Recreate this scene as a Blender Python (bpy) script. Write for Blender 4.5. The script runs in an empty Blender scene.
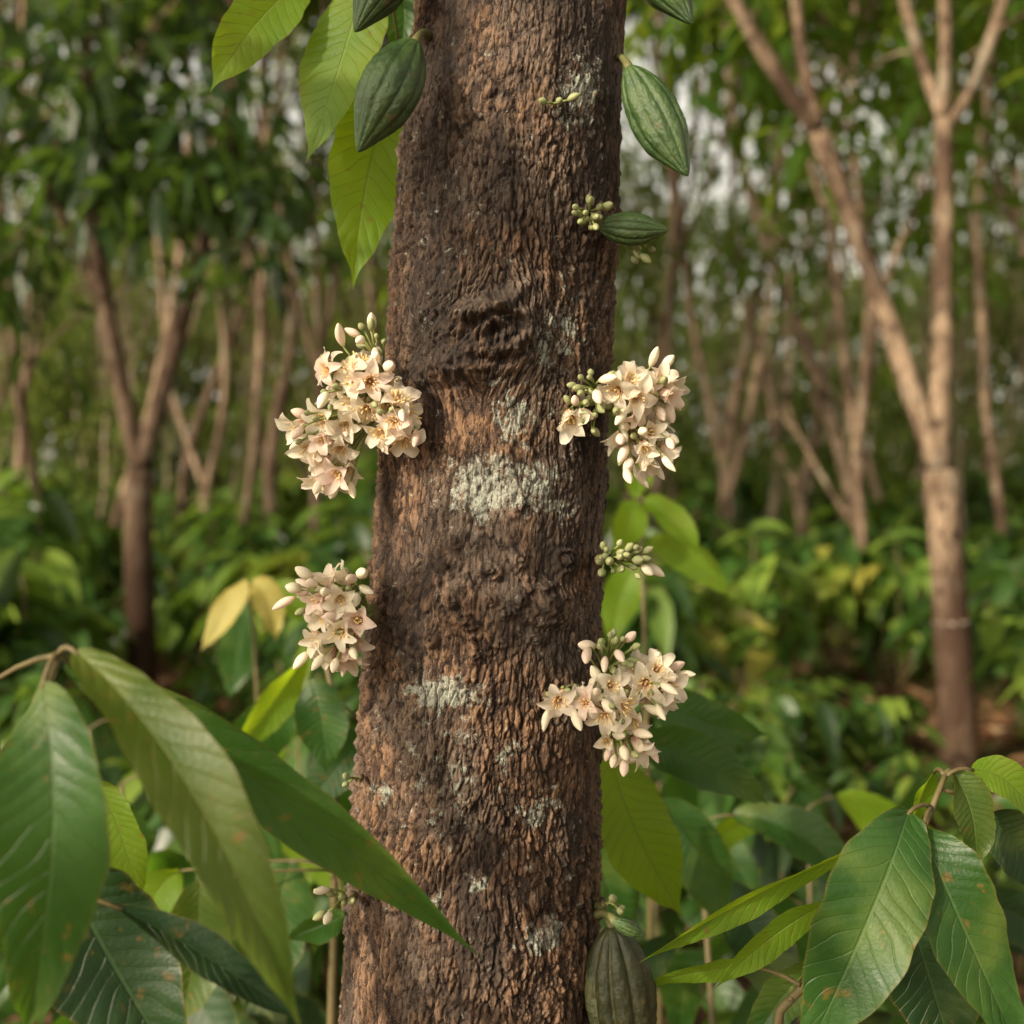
import bpy, math, random
import numpy as np
from mathutils import Vector, Matrix, Quaternion

F = 1137.8
EYE = 1.4
def at(u, v, d):
    "surveyed point: bearing of the photo sight line at a real distance d (metres)"
    return Vector(((u-512)/F*d, d, EYE-(v-512)/F*d))

scene = bpy.context.scene
scene.view_settings.view_transform = 'Standard'
scene.view_settings.look = 'None'
scene.view_settings.exposure = 0
COL = scene.collection

# ------------------------------------------------------------------ noise
def _h(i, j, k, s):
    n = (i.astype(np.int64)*374761393 + j.astype(np.int64)*668265263 + k.astype(np.int64)*2147483647 + s*974634777) & 0xffffffff
    n = ((n ^ (n >> 13))*1274126177) & 0xffffffff
    n = ((n ^ (n >> 16))*2246822519) & 0xffffffff
    n = n ^ (n >> 15)
    return (n & 0xffffff)/float(0xffffff)*2-1
def vn(x, y, z, s=0):
    xi, yi, zi = np.floor(x), np.floor(y), np.floor(z)
    fx, fy, fz = x-xi, y-yi, z-zi
    fx = fx*fx*(3-2*fx); fy = fy*fy*(3-2*fy); fz = fz*fz*(3-2*fz)
    xi = xi.astype(np.int64); yi = yi.astype(np.int64); zi = zi.astype(np.int64)
    r = 0
    for a in (0, 1):
        wa = fx if a else 1-fx
        for b in (0, 1):
            wb = fy if b else 1-fy
            for c in (0, 1):
                wc = fz if c else 1-fz
                r = r + wa*wb*wc*_h(xi+a, yi+b, zi+c, s)
    return r
def fbm(x, y, z, o=3, s=0):
    r = 0; a = 1.0; t = 0
    for i in range(o):
        r = r + a*vn(x, y, z, s+i*17); t += a; a *= .5
        x = x*2.03+3.1; y = y*2.03+1.7; z = z*2.03+5.3
    return r/t
def cells(x, y, z, s=0):
    "Worley noise: distance to border (F2-F1) and a random value per cell"
    xi, yi, zi = np.floor(x).astype(np.int64), np.floor(y).astype(np.int64), np.floor(z).astype(np.int64)
    f1 = np.full(x.shape, 9.0); f2 = np.full(x.shape, 9.0); cid = np.zeros(x.shape)
    for a in (-1, 0, 1):
        for b in (-1, 0, 1):
            for c in (-1, 0, 1):
                ca, cb, cc = xi+a, yi+b, zi+c
                h1 = _h(ca, cb, cc, s); h2 = _h(ca, cb, cc, s+1); h3 = _h(ca, cb, cc, s+2)
                d = np.sqrt((ca+.5+h1*.45-x)**2+(cb+.5+h2*.45-y)**2+(cc+.5+h3*.45-z)**2)
                near = d < f1
                f2 = np.where(near, f1, np.minimum(f2, d)); cid = np.where(near, h3*h1*1.7+h2*.3, cid); f1 = np.where(near, d, f1)
    return f2-f1, cid
def sst(x, a, b):
    t = np.clip((x-a)/(b-a), 0, 1); return t*t*(3-2*t)

# ------------------------------------------------------------------ mesh helpers
def mesh_np(name, V, Q, A=None, mats=(), midx=None, smooth=True, extra=None):
    V = np.asarray(V, dtype=np.float32); Q = np.asarray(Q, dtype=np.int32)
    me = bpy.data.meshes.new(name)
    me.vertices.add(len(V)); me.vertices.foreach_set('co', V.ravel())
    me.loops.add(Q.size); me.loops.foreach_set('vertex_index', Q.ravel())
    me.polygons.add(len(Q)); me.polygons.foreach_set('loop_start', np.arange(0, Q.size, 4, dtype=np.int32))
    if midx is not None:
        me.polygons.foreach_set('material_index', np.asarray(midx, dtype=np.int32))
    me.polygons.foreach_set('use_smooth', np.full(len(Q), smooth))
    me.update(calc_edges=True)
    if A is not None:
        at_ = me.attributes.new('luv', 'FLOAT_VECTOR', 'POINT')
        at_.data.foreach_set('vector', np.asarray(A, dtype=np.float32).ravel())
    if extra:
        for k, arr in extra.items():
            a2 = me.attributes.new(k, 'FLOAT', 'POINT')
            a2.data.foreach_set('value', np.asarray(arr, dtype=np.float32).ravel())
    for m in mats: me.materials.append(m)
    return me
def combine(parts):
    Vs, Qs, As, Ms = [], [], [], []; o = 0
    for p in parts:
        V, Q, A = p[:3]; m = p[3] if len(p) > 3 else 0
        Vs.append(V); Qs.append(Q+o); As.append(A); Ms.append(np.full(len(Q), m)); o += len(V)
    return np.concatenate(Vs), np.concatenate(Qs), np.concatenate(As), np.concatenate(Ms)
def grid_quads(R, C, wrap=False):
    r = np.arange(R-1)[:, None]; c = np.arange(C if wrap else C-1)[None, :]
    c2 = (c+1) % C
    q = np.stack([r*C+c+0*r, r*C+c2, (r+1)*C+c2, (r+1)*C+c], -1)
    return q.reshape(-1, 4)
def tube(pts, radii, sides=8, cap=True, rnd=0.0):
    pts = [Vector(p) for p in pts]; n = len(pts)
    if not hasattr(radii, '__len__'): radii = [radii]*n
    if len(radii) == 2 and n > 2: radii = list(np.linspace(radii[0], radii[1], n))
    radii = list(radii)
    if cap:
        pts = [pts[0]]+pts+[pts[-1]]; radii = [radii[0]*.02]+radii+[radii[-1]*.02]
    V = []; A = []
    T0 = (pts[2]-pts[1]).normalized() if cap else (pts[1]-pts[0]).normalized()
    S = T0.orthogonal().normalized(); L = 0
    m = len(pts)
    for i in range(m):
        a = pts[max(i-1, 0)]; b = pts[min(i+1, m-1)]
        T = b-a
        if T.length < 1e-9: T = T0
        T = T.normalized(); S = (S-T*S.dot(T)).normalized(); B = T.cross(S)
        if i: L += (pts[i]-pts[i-1]).length
        for k in range(sides):
            t = 2*math.pi*k/sides
            V.append(pts[i]+(S*math.cos(t)+B*math.sin(t))*radii[i]); A.append((t, L, rnd))
    return np.array([tuple(v) for v in V]), grid_quads(m, sides, True), np.array(A)
def bez(a, b, c, n=8):
    "curve through a, b (middle), c"
    a, b, c = Vector(a), Vector(b), Vector(c); k = 2*b-.5*(a+c)
    return [a*(1-t)**2+k*2*t*(1-t)+c*t*t for t in [i/(n-1) for i in range(n)]]
def obj(name, me, parent=None, loc=(0, 0, 0), rot=None, scale=None):
    o = bpy.data.objects.new(name, me); COL.objects.link(o)
    if parent: o.parent = parent
    o.location = loc
    if rot is not None:
        o.rotation_mode = 'QUATERNION'; o.rotation_quaternion = rot
    if scale is not None: o.scale = (scale,)*3 if not hasattr(scale, '__len__') else scale
    return o
def thing(name, label, cat, loc, group=None, me=None):
    o = bpy.data.objects.new(name, me); COL.objects.link(o); o.location = loc
    if me is None: o.empty_display_size = .05
    o['label'] = label; o['category'] = cat
    if group: o['group'] = group
    return o

# ------------------------------------------------------------------ materials
class N:
    def __init__(s, name):
        s.m = bpy.data.materials.new(name); s.m.use_nodes = True; s.t = s.m.node_tree
        s.t.nodes.clear(); s.out = s.t.nodes.new('ShaderNodeOutputMaterial')
    def n(s, typ, **kw):
        nd = s.t.nodes.new(typ)
        for k, v in kw.items(): setattr(nd, k, v)
        return nd
    def l(s, a, b): s.t.links.new(a, b)
    def val(s, sock, v):
        if hasattr(v, 'is_linked') or hasattr(v, 'links'): s.l(v, sock)
        else: sock.default_value = v
    def math(s, op, a, b=0.0, c=None, clamp=False):
        nd = s.n('ShaderNodeMath', operation=op, use_clamp=clamp)
        s.val(nd.inputs[0], a); s.val(nd.inputs[1], b)
        if c is not None: s.val(nd.inputs[2], c)
        return nd.outputs[0]
    def mix(s, f, a, b, bt='MIX'):
        nd = s.n('ShaderNodeMix', data_type='RGBA', blend_type=bt)
        s.val(nd.inputs[0], f)
        s.val(nd.inputs[6], a if not isinstance(a, tuple) else (*a, 1)[:4]); s.val(nd.inputs[7], b if not isinstance(b, tuple) else (*b, 1)[:4])
        return nd.outputs[2]
    def rng(s, v, a, b, c=0.0, d=1.0):
        nd = s.n('ShaderNodeMapRange'); nd.interpolation_type = 'SMOOTHSTEP'
        s.val(nd.inputs[0], v); nd.inputs[1].default_value = a; nd.inputs[2].default_value = b
        nd.inputs[3].default_value = c; nd.inputs[4].default_value = d
        return nd.outputs[0]
    def noise(s, scale, detail=3, vec=None, rough=.55, stretch=None, dist=0.0):
        nd = s.n('ShaderNodeTexNoise'); nd.inputs['Scale'].default_value = scale
        nd.inputs['Detail'].default_value = detail; nd.inputs['Roughness'].default_value = rough
        nd.inputs['Distortion'].default_value = dist
        v = vec if vec is not None else s.n('ShaderNodeTexCoord').outputs['Object']
        if stretch:
            mp = s.n('ShaderNodeMapping'); mp.inputs['Scale'].default_value = stretch; s.l(v, mp.inputs[0]); v = mp.outputs[0]
        s.l(v, nd.inputs['Vector']); return nd.outputs['Fac']
    def bump(s, h, dist, strength=1.0):
        nd = s.n('ShaderNodeBump'); nd.inputs['Strength'].default_value = strength
        nd.inputs['Distance'].default_value = dist; s.l(h, nd.inputs['Height']); return nd.outputs[0]
    def finish(s, col, rough=.6, normal=None, trans=0.0, tcol=None, spec=.5, coat=0):
        p = s.n('ShaderNodeBsdfPrincipled'); s.val(p.inputs['Base Color'], col if not isinstance(col, tuple) else (*col, 1)[:4])
        s.val(p.inputs['Roughness'], rough); p.inputs['Specular IOR Level'].default_value = spec
        if normal is not None: s.l(normal, p.inputs['Normal'])
        o = p.outputs[0]
        if trans:
            tr = s.n('ShaderNodeBsdfTranslucent'); s.val(tr.inputs[0], tcol if tcol is not None else col)
            if normal is not None: s.l(normal, tr.inputs['Normal'])
            mx = s.n('ShaderNodeMixShader'); mx.inputs[0].default_value = trans
            s.l(o, mx.inputs[1]); s.l(tr.outputs[0], mx.inputs[2]); o = mx.outputs[0]
        s.l(o, s.out.inputs[0]); return s.m
    def simple(s, col, trans=.3, tcol=None, gloss=0.0, grough=.4):
        d = s.n('ShaderNodeBsdfDiffuse'); s.val(d.inputs[0], col); o = d.outputs[0]
        if trans:
            tr = s.n('ShaderNodeBsdfTranslucent'); s.val(tr.inputs[0], tcol if tcol is not None else col)
            mx = s.n('ShaderNodeMixShader'); mx.inputs[0].default_value = trans
            s.l(o, mx.inputs[1]); s.l(tr.outputs[0], mx.inputs[2]); o = mx.outputs[0]
        if gloss:
            g = s.n('ShaderNodeBsdfGlossy'); g.inputs['Roughness'].default_value = grough; g.inputs[0].default_value = (1, 1, 1, 1)
            mx = s.n('ShaderNodeMixShader'); mx.inputs[0].default_value = gloss
            s.l(o, mx.inputs[1]); s.l(g.outputs[0], mx.inputs[2]); o = mx.outputs[0]
        s.l(o, s.out.inputs[0]); return s.m
    def luv(s):
        a = s.n('ShaderNodeAttribute', attribute_name='luv'); sp = s.n('ShaderNodeSeparateXYZ')
        s.l(a.outputs['Vector'], sp.inputs[0]); return sp.outputs

NV = 15
def leaf_material(name, c1, c2, vein, trans, tcol, rough=.38, spots=.3, spec=.42):
    s = N(name); U, V, R = s.luv()
    au = s.math('ABSOLUTE', U)
    mid = s.rng(au, .015, .05, 1, 0)
    wv = s.math('MULTIPLY', s.math('SUBTRACT', s.noise(26, 2), .5), .6)
    sv = s.math('ADD', s.math('SUBTRACT', s.math('MULTIPLY', V, NV), s.math('MULTIPLY', au, NV*.13)), wv)
    fr = s.math('FRACT', sv)
    dd = s.math('SUBTRACT', .5, s.math('ABSOLUTE', s.math('SUBTRACT', fr, .5)))
    side = s.rng(dd, .01, .07, .7, 0)
    vm = s.math('MAXIMUM', mid, side)
    nz = s.noise(18, 4); nf = s.noise(260, 3)
    col = s.mix(s.rng(nz, .32, .68), c1, c2)
    col = s.mix(s.math('MULTIPLY', nf, .45), col, tuple(x*.5 for x in c1), 'MIX')
    col = s.mix(s.math('MULTIPLY', vm, .5), col, vein)
    sp = s.rng(s.noise(95, 2), .61, .70)
    sp2 = s.math('MULTIPLY', sp, s.math('MULTIPLY', s.rng(s.noise(17, 2), .46, .57), spots))
    col = s.mix(sp2, col, (.16, .085, .02))
    yl = s.math('MULTIPLY', s.rng(s.noise(9, 3), .52, .70), .4)
    col = s.mix(yl, col, (.18, .22, .04))
    edge = s.math('MULTIPLY', s.rng(au, .92, 1.0), .4)
    col = s.mix(edge, col, (.17, .12, .03))
    h = s.math('SUBTRACT', s.math('MULTIPLY', s.noise(330, 3), .6), s.math('MULTIPLY', vm, .8))
    nrm = s.bump(h, .0010, .9)
    tc = s.mix(s.math('MULTIPLY', vm, .7), tcol, tuple(x*.35 for x in tcol))
    r2 = s.math('ADD', rough, s.math('MULTIPLY', s.math('SUBTRACT', nz, .5), .5))
    return s.finish(col, r2, nrm, trans, tc, spec=spec)

M_leaf = leaf_material('leaf_green', (.020, .070, .013), (.042, .112, .020), (.10, .18, .055), .34, (.18, .40, .02), .43, .7)
M_leaf_dark = leaf_material('leaf_deep_green', (.011, .036, .010), (.022, .060, .015), (.06, .11, .04), .22, (.06, .16, .02), .46, .4)
M_leaf_young = leaf_material('leaf_young', (.10, .21, .015), (.17, .29, .022), (.30, .40, .07), .55, (.52, .72, .02), .5, 1, .35)
M_leaf_olive = leaf_material('leaf_olive', (.048, .098, .014), (.09, .125, .020), (.17, .20, .05), .36, (.28, .42, .03), .44, .8)
M_leaf_yellow = leaf_material('leaf_yellow', (.42, .36, .08), (.5, .42, .12), (.5, .42, .15), .4, (.6, .55, .12), .5, .8)

def foliage_material(name, dark, mid, light, trans=.3, tcol=(.17, .30, .03), gloss=0.0):
    s = N(name); U, V, R = s.luv()
    oi = s.n('ShaderNodeObjectInfo').outputs['Random']
    k = s.math('ADD', s.math('MULTIPLY', R, .8), s.math('MULTIPLY', oi, .2))
    c = s.mix(s.rng(k, .1, .55), dark, mid); c = s.mix(s.rng(k, .58, .95), c, light)
    return s.simple(c, trans, s.mix(.6, c, tcol), gloss)
M_crown = foliage_material('crown_foliage', (.018, .044, .009), (.060, .122, .020), (.21, .29, .04), .48, (.44, .58, .05))
M_crown_far = foliage_material('crown_foliage_haze_tint', (.050, .085, .026), (.115, .165, .045), (.26, .31, .08), .5, (.42, .50, .09))  # distance haze put into the leaf colour: paler and duller than nearer crowns
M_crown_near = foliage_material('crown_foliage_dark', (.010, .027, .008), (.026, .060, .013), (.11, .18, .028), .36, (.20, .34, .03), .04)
M_shrub = foliage_material('shrub_foliage', (.015, .044, .010), (.045, .110, .018), (.20, .29, .04), .38, (.30, .48, .04), .05)
M_shrub_y = foliage_material('shrub_foliage_young', (.05, .11, .018), (.15, .24, .03), (.42, .38, .07), .42, (.45, .55, .06), .05)
M_far = foliage_material('woodland_foliage_haze_tint', (.07, .11, .038), (.13, .17, .06), (.25, .28, .10), .45, (.34, .40, .10))  # haze over the far wood is mixed into these leaf colours
M_litter = foliage_material('dry_litter', (.11, .055, .03), (.23, .125, .068), (.38, .26, .16), .1, (.3, .18, .08))
M_herb = foliage_material('herb_foliage', (.026, .060, .014), (.056, .118, .020), (.19, .27, .05), .3, (.25, .4, .05))

def m_bark_bg(name, haze_tint, dk=0):
    s = N(name); n1 = s.noise(5, 4, stretch=(1, 1, .3), rough=.65); n2 = s.noise(30, 3, stretch=(1, 1, .4)); n3 = s.noise(2.2, 3)
    c = s.mix(s.rng(n1, .38, .62), (.085, .056, .040), (.31, .225, .155)); c = s.mix(s.rng(n2, .50, .66), c, (.055, .036, .026))
    c = s.mix(s.rng(n3, .55, .7, 0, .6), c, (.34, .30, .23))
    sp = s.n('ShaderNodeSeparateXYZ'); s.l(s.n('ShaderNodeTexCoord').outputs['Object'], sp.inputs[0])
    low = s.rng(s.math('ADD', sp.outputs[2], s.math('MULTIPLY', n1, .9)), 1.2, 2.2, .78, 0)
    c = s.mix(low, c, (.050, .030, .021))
    if haze_tint: c = s.mix(haze_tint, c, (.42, .37, .27))
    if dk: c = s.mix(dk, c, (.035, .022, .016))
    return s.simple(c, 0)
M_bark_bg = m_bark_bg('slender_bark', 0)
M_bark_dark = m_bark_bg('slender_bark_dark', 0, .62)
M_bark_far = m_bark_bg('slender_bark_haze_tint', .3)  # far trunks: distance haze painted in by lightening the bark colour
s = N('pale_band'); M_band = s.simple(s.mix(s.rng(s.noise(30, 4), .4, .6), (.06, .04, .03), (.26, .21, .17)), 0)

def m_twig(name, a, b):
    s = N(name); n = s.noise(140, 3, stretch=(1, 1, .4))
    return s.finish(s.mix(n, a, b), .65, s.bump(n, .0008, .6))
M_twig = m_twig('twig_bark', (.07, .05, .02), (.16, .13, .05))
M_stalk = m_twig('green_stalk', (.14, .18, .04), (.27, .29, .09))
M_podstalk = m_twig('pod_stalk', (.09, .09, .03), (.15, .15, .05))

def m_bark():
    s = N('cacao_bark')
    cav = s.n('ShaderNodeAttribute', attribute_name='cav').outputs['Fac']
    lic = s.n('ShaderNodeAttribute', attribute_name='lichen').outputs['Fac']
    gr = s.n('ShaderNodeAttribute', attribute_name='darkness').outputs['Fac']
    pl = s.n('ShaderNodeAttribute', attribute_name='plate').outputs['Fac']
    n1 = s.noise(9, 3); n2 = s.noise(340, 4, stretch=(1, 1, .36), rough=.65); n3 = s.noise(800, 2)
    c = s.mix(s.rng(pl, -.55, .6), (.072, .043, .030), (.275, .162, .097))
    c = s.mix(s.math('MULTIPLY', s.rng(n1, .40, .60), .65), c, (.165, .132, .108))
    c = s.mix(s.rng(n2, .32, .56, .75, 0), c, (.034, .020, .015))
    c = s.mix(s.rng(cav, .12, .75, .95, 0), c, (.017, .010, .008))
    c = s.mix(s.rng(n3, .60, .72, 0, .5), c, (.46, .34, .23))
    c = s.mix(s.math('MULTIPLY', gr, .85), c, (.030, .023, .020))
    ln = s.noise(85, 6, rough=.75)
    lm = s.rng(s.math('ADD', lic, s.math('MULTIPLY', s.math('SUBTRACT', ln, .5), 4.6)), .50, .90)
    lm = s.math('MULTIPLY', lm, s.rng(cav, .12, .55, .10, 1))
    lm = s.math('MULTIPLY', lm, s.rng(n2, .33, .52, .35, 1))
    lcol = s.mix(s.rng(n3, .35, .65), (.24, .265, .215), (.46, .48, .42))
    c = s.mix(s.math('MULTIPLY', lm, .85), c, lcol)
    h = s.math('ADD', s.math('MULTIPLY', n2, .9), s.math('MULTIPLY', n3, .35))
    return s.finish(c, .85, s.bump(h, .0035, 1.0), spec=.25)
M_bark = m_bark()

def m_petal():
    s = N('petal'); U, V, R = s.luv(); oi = s.n('ShaderNodeObjectInfo').outputs['Random']
    n = s.noise(160, 3); au = s.math('ABSOLUTE', U)
    c = s.mix(s.rng(V, .0, .42), (.86, .50, .40), (.90, .83, .69))
    c = s.mix(s.math('MULTIPLY', s.rng(oi, .45, .98), .55), c, (.88, .63, .60))
    st = s.math('MULTIPLY', s.rng(au, .0, .22, 1, 0), s.rng(V, .2, .75, .45, 0))
    c = s.mix(st, c, (.86, .54, .46))
    c = s.mix(s.rng(n, .55, .8, 0, .3), c, (.92, .90, .80))
    return s.finish(c, .6, s.bump(n, .0008, .6), .5, s.mix(.5, c, (.95, .88, .72)), spec=.25)
M_petal = m_petal()
def m_bud():
    s = N('bud'); U, V, R = s.luv(); oi = s.n('ShaderNodeObjectInfo').outputs['Random']
    c = s.mix(s.rng(oi, .3, .95), (.86, .80, .63), (.85, .66, .57))
    c = s.mix(s.rng(V, .0, .35, .8, 0), c, (.50, .52, .24))
    n = s.noise(200, 3)
    return s.finish(c, .6, s.bump(n, .0006, .6), .25, (.85, .76, .56, 1), spec=.25)
M_bud = m_bud()
def m_gbud():
    s = N('green_bud'); n = s.noise(180, 3)
    return s.finish(s.mix(n, (.16, .21, .07), (.42, .41, .23)), .55, s.bump(n, .0006, .5), spec=.3)
M_gbud = m_gbud()
def m_stamen():
    s = N('stamen'); U, V, R = s.luv()
    return s.finish(s.mix(V, (.86, .56, .38), (.92, .78, .36)), .5, None, .4, (.92, .7, .35, 1))
M_stamen = m_stamen()
def m_pod(name, a, b, groove):
    s = N(name); U, V, R = s.luv()
    n = s.noise(55, 4); n2 = s.noise(420, 4, rough=.7)
    c = s.mix(s.rng(n, .35, .65), a, b)
    c = s.mix(s.rng(R, .0, .45, .8, 0), c, groove)
    c = s.mix(s.rng(n2, .5, .72, 0, .5), c, tuple(min(1, x*1.6+.02) for x in b))
    c = s.mix(s.rng(s.noise(90, 3), .62, .70, 0, .7), c, (.10, .075, .03))
    h = s.math('ADD', n2, s.math('MULTIPLY', n, 1.4))
    return s.finish(c, s.math('ADD', .24, s.math('MULTIPLY', n, .2)), s.bump(h, .0016, .7))
M_pod = m_pod('pod_skin', (.034, .072, .020), (.062, .112, .032), (.014, .030, .010))
M_pod_brown = m_pod('pod_skin_dull', (.022, .030, .010), (.042, .044, .016), (.10, .105, .045))

def m_ground():
    s = N('forest_floor')
    n1 = s.noise(.5, 3); n2 = s.noise(7, 5, rough=.7); n3 = s.noise(28, 3, rough=.7)
    c = s.mix(s.rng(n2, .35, .65), (.08, .044, .029), (.22, .130, .082))
    c = s.mix(s.rng(n3, .52, .7, 0, .6), c, (.33, .22, .15))
    c = s.mix(s.rng(n1, .52, .64, 0, .7), c, (.055, .08, .025))
    return s.simple(c, 0)
M_ground = m_ground()

# ------------------------------------------------------------------ leaf arrays (small leaves)
def leaves_np(P, D, L, W, droop=.35, fold=.35, ts=(0, .35, .72, 1), us=(-1, 0, 1), roll=.5, rs=None, seed=0):
    r = np.random.default_rng(seed); n = len(P)
    D = D/np.linalg.norm(D, axis=1, keepdims=True)
    up = np.tile(np.array([[0, 0, 1.]]), (n, 1)) + r.normal(0, roll, (n, 3))
    S = np.cross(D, up); S /= np.linalg.norm(S, axis=1, keepdims=True)+1e-9
    Nn = np.cross(S, D)
    ts = np.array(ts, float); us = np.array(us, float)
    w = np.sin(np.pi*np.clip(ts, .015, .985)**.85)**(.65+.5*ts)
    T = ts[None, :, None, None]; U = us[None, None, :, None]; w_ = w[None, :, None, None]
    L_ = np.asarray(L)[:, None, None, None]; W_ = np.asarray(W)[:, None, None, None]
    V = (P[:, None, None, :] + D[:, None, None, :]*L_*T + S[:, None, None, :]*U*W_*w_
         + Nn[:, None, None, :]*np.abs(U)*W_*w_*fold)
    V = V + np.array([0, 0, -1.])*(L_*droop*T*T)
    R, C = len(ts), len(us)
    A = np.zeros((n, R, C, 3)); A[..., 0] = us[None, None, :]; A[..., 1] = ts[None, :, None]
    rv = r.random(n) if rs is None else rs
    A[..., 2] = rv[:, None, None]
    g = grid_quads(R, C)
    Q = (g[None]+(np.arange(n)*R*C)[:, None, None]).reshape(-1, 4)
    return V.reshape(-1, 3), Q, A.reshape(-1, 3)

# ------------------------------------------------------------------ big single leaf
def leaf_arrays(b, m, t, width, roll=0.0, fold=.22, seed=1, wave=.085, org=Vector((0, 0, 0)), R=76, C=21):
    b, m, t = [np.array(p) for p in (b, m, t)]; k = 2*m-.5*(b+t)
    tt = np.linspace(0, 1, R); uu = np.linspace(-1, 1, C)
    Cn = ((1-tt)**2)[:, None]*b+(2*tt*(1-tt))[:, None]*k+(tt**2)[:, None]*t
    T = (2*(1-tt))[:, None]*(k-b)+(2*tt)[:, None]*(t-k); T /= np.linalg.norm(T, axis=1, keepdims=True)
    S = np.cross(T, np.array([0, -1., 0])); S /= np.linalg.norm(S, axis=1, keepdims=True)+1e-9
    Nn = np.cross(S, T)
    ph = seed*1.7
    rl = roll+.18*np.sin(tt*4+ph)
    c, s_ = np.cos(rl)[:, None], np.sin(rl)[:, None]
    S, Nn = S*c+Nn*s_, Nn*c-S*s_
    tip_ac = 1-.55*sst(tt, .86, .97)
    w = (np.sin(np.pi*np.clip(tt, .004, .996)**.88)**(.6+.45*tt))*tip_ac*width/2
    w = w*(1+.035*np.sin(tt*17+ph)+.02*np.sin(tt*41+ph))
    au = np.abs(uu)[None, :]; U = uu[None, :]
    jit = .16*np.sin(tt*23+ph)[:, None]+.10*np.sin(tt*37+ph*2)[:, None]*np.sign(U)
    sv = NV*tt[:, None]-NV*.13*au+jit; fr = sv-np.floor(sv)
    puck = (np.sin(np.pi*fr)**.9)*np.sqrt(au)*(1-.5*au)*width*.026*(1+.5*np.sin(tt*11+ph)[:, None])
    und = wave*width*(np.sin(tt*9+ph)[:, None]*(U**2)*(U > 0)+np.sin(tt*8+ph*2.1)[:, None]*(U**2)*(U <= 0))
    f = fold+.14*np.sin(tt*3+ph)[:, None]
    ww = w[:, None]
    P = (Cn[:, None, :]+S[:, None, :]*(U*ww*np.cos(f))[..., None]
         + Nn[:, None, :]*((au**1.3)*ww*np.sin(f)+(puck+und)*sst(ww, 0, width*.2))[..., None])
    A = np.zeros((R, C, 3)); A[..., 0] = U; A[..., 1] = tt[:, None]+jit/NV; A[..., 2] = (seed*.37) % 1
    P = P-np.array(org)
    return P.reshape(-1, 3), grid_quads(R, C), A.reshape(-1, 3)

def leafy_thing(name, label, cat, org, stems, leaves, group=None):
    """stems: list of (points, r0, r1); leaves: (base, mid, tip, width, roll, material, node or None, fold)"""
    org = Vector(org); e = thing(name, label, cat, org, group)
    parts = []
    for pts, r0, r1 in stems:
        parts.append((*tube([Vector(p)-org for p in pts], (r0, r1) if len(pts) > 2 else [r0, r1], 8), 0))
    for i, lf in enumerate(leaves):
        b, m, t, w, roll, mat, node, fold = lf
        V, Q, A = leaf_arrays(b, m, t, w, roll, fold, seed=i+len(label), org=org)
        obj('leaf', mesh_np('leaf', V, Q, A, [mat]), e)
        if node is not None:
            nd = Vector(node); bb = Vector(b); mid = (nd+bb)/2+Vector((0, 0, .004))
            parts.append((*tube([p-org for p in bez(nd, mid, bb+(Vector(m)-bb)*.03, 5)], (.0021, .0017), 6), 0))
    V, Q, A, M = combine(parts)
    obj('stem', mesh_np('stem', V, Q, A, [M_twig]), e)
    return e

# ------------------------------------------------------------------ hero trunk
AX = 1.10
tabv = [0, 130, 260, 350, 440, 520, 600, 700, 800, 900, 1024]
tabl = [411, 402, 391, 386, 379, 374, 370, 362, 355, 347, 340]
tabr = [628, 622, 617, 614, 611, 606, 602, 600, 599, 598, 600]
tz = [EYE-(v-512)/F*AX for v in tabv]
tcx = [((a+b)/2-512)/F*AX for a, b in zip(tabl, tabr)]
tr = [((b-a)/2)/F*AX*.985 for a, b in zip(tabl, tabr)]
pc = np.polyfit(tz, tcx, 2); pr = np.polyfit(tz, tr, 2)
def trunk_cx(z):
    z = np.asarray(z, float)
    zc = np.clip(z, .9, 1.9); base = np.polyval(pc, zc)
    sl0 = np.polyval(np.polyder(pc), .9); sl1 = np.polyval(np.polyder(pc), 1.9)
    return base+np.where(z < .9, (z-.9)*sl0*.6, 0)+np.where(z > 1.9, (z-1.9)*sl1, 0)
def trunk_r(z):
    z = np.asarray(z, float)
    base = np.polyval(pr, np.clip(z, .9, 1.9))
    return base+np.where(z < .9, (.9-z)*.015+.07*np.exp(-z/.12), 0)-np.where(z > 1.9, (z-1.9)*.012, 0)

zs = np.concatenate([np.linspace(-.05, .84, 80), np.linspace(.85, 1.97, 1040), np.linspace(1.98, 3.1, 110)])
NC = 800
th = np.linspace(0, 2*np.pi, NC, endpoint=False)
Z, TH = np.meshgrid(zs, th, indexing='ij')
X = .115*np.cos(TH); Y = .115*np.sin(TH)
def knot(u, v): p = at(u, v, .99); return p.x-float(trunk_cx(p.z)), p.z
kx, kz = knot(484, 338)
front = (Y < .02)
dkx = (X-kx); dkz = (Z-kz)
wob = fbm(X*38, Y*38, Z*38, 4, 5)
wob2 = fbm(X*60+9, Y*60, Z*60, 3, 15)
dk = np.sqrt((dkx/.048)**2+((dkz-.28*dkx)/.036)**2)*(1+.28*wob)
dk = np.where(front, dk, 9)
ang = np.arctan2(dkz-.004, dkx-.012)
wx = fbm(X*18, Y*18, Z*12, 3, 11)*.008; wz = fbm(X*18, Y*18, Z*10, 3, 23)*.02
bendx = np.sign(dkx+1e-6)*.022*np.exp(-(dk/1.4)**2)*front
xx = X+wx-bendx; yy = Y+wx*.7; zz = Z+wz
b1, id1 = cells(xx*145, yy*145, zz*40, 101)
b2, id2 = cells((xx+id1*.001)*280, yy*280, zz*110, 131)
a1 = vn(xx*64, yy*64, zz*10, 31); a3 = vn(xx*380, yy*380, zz*120, 41)
a5 = fbm(xx*360, yy*360, zz*260, 3, 47); a6 = fbm(xx*90, yy*90, zz*60, 3, 49)
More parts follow.
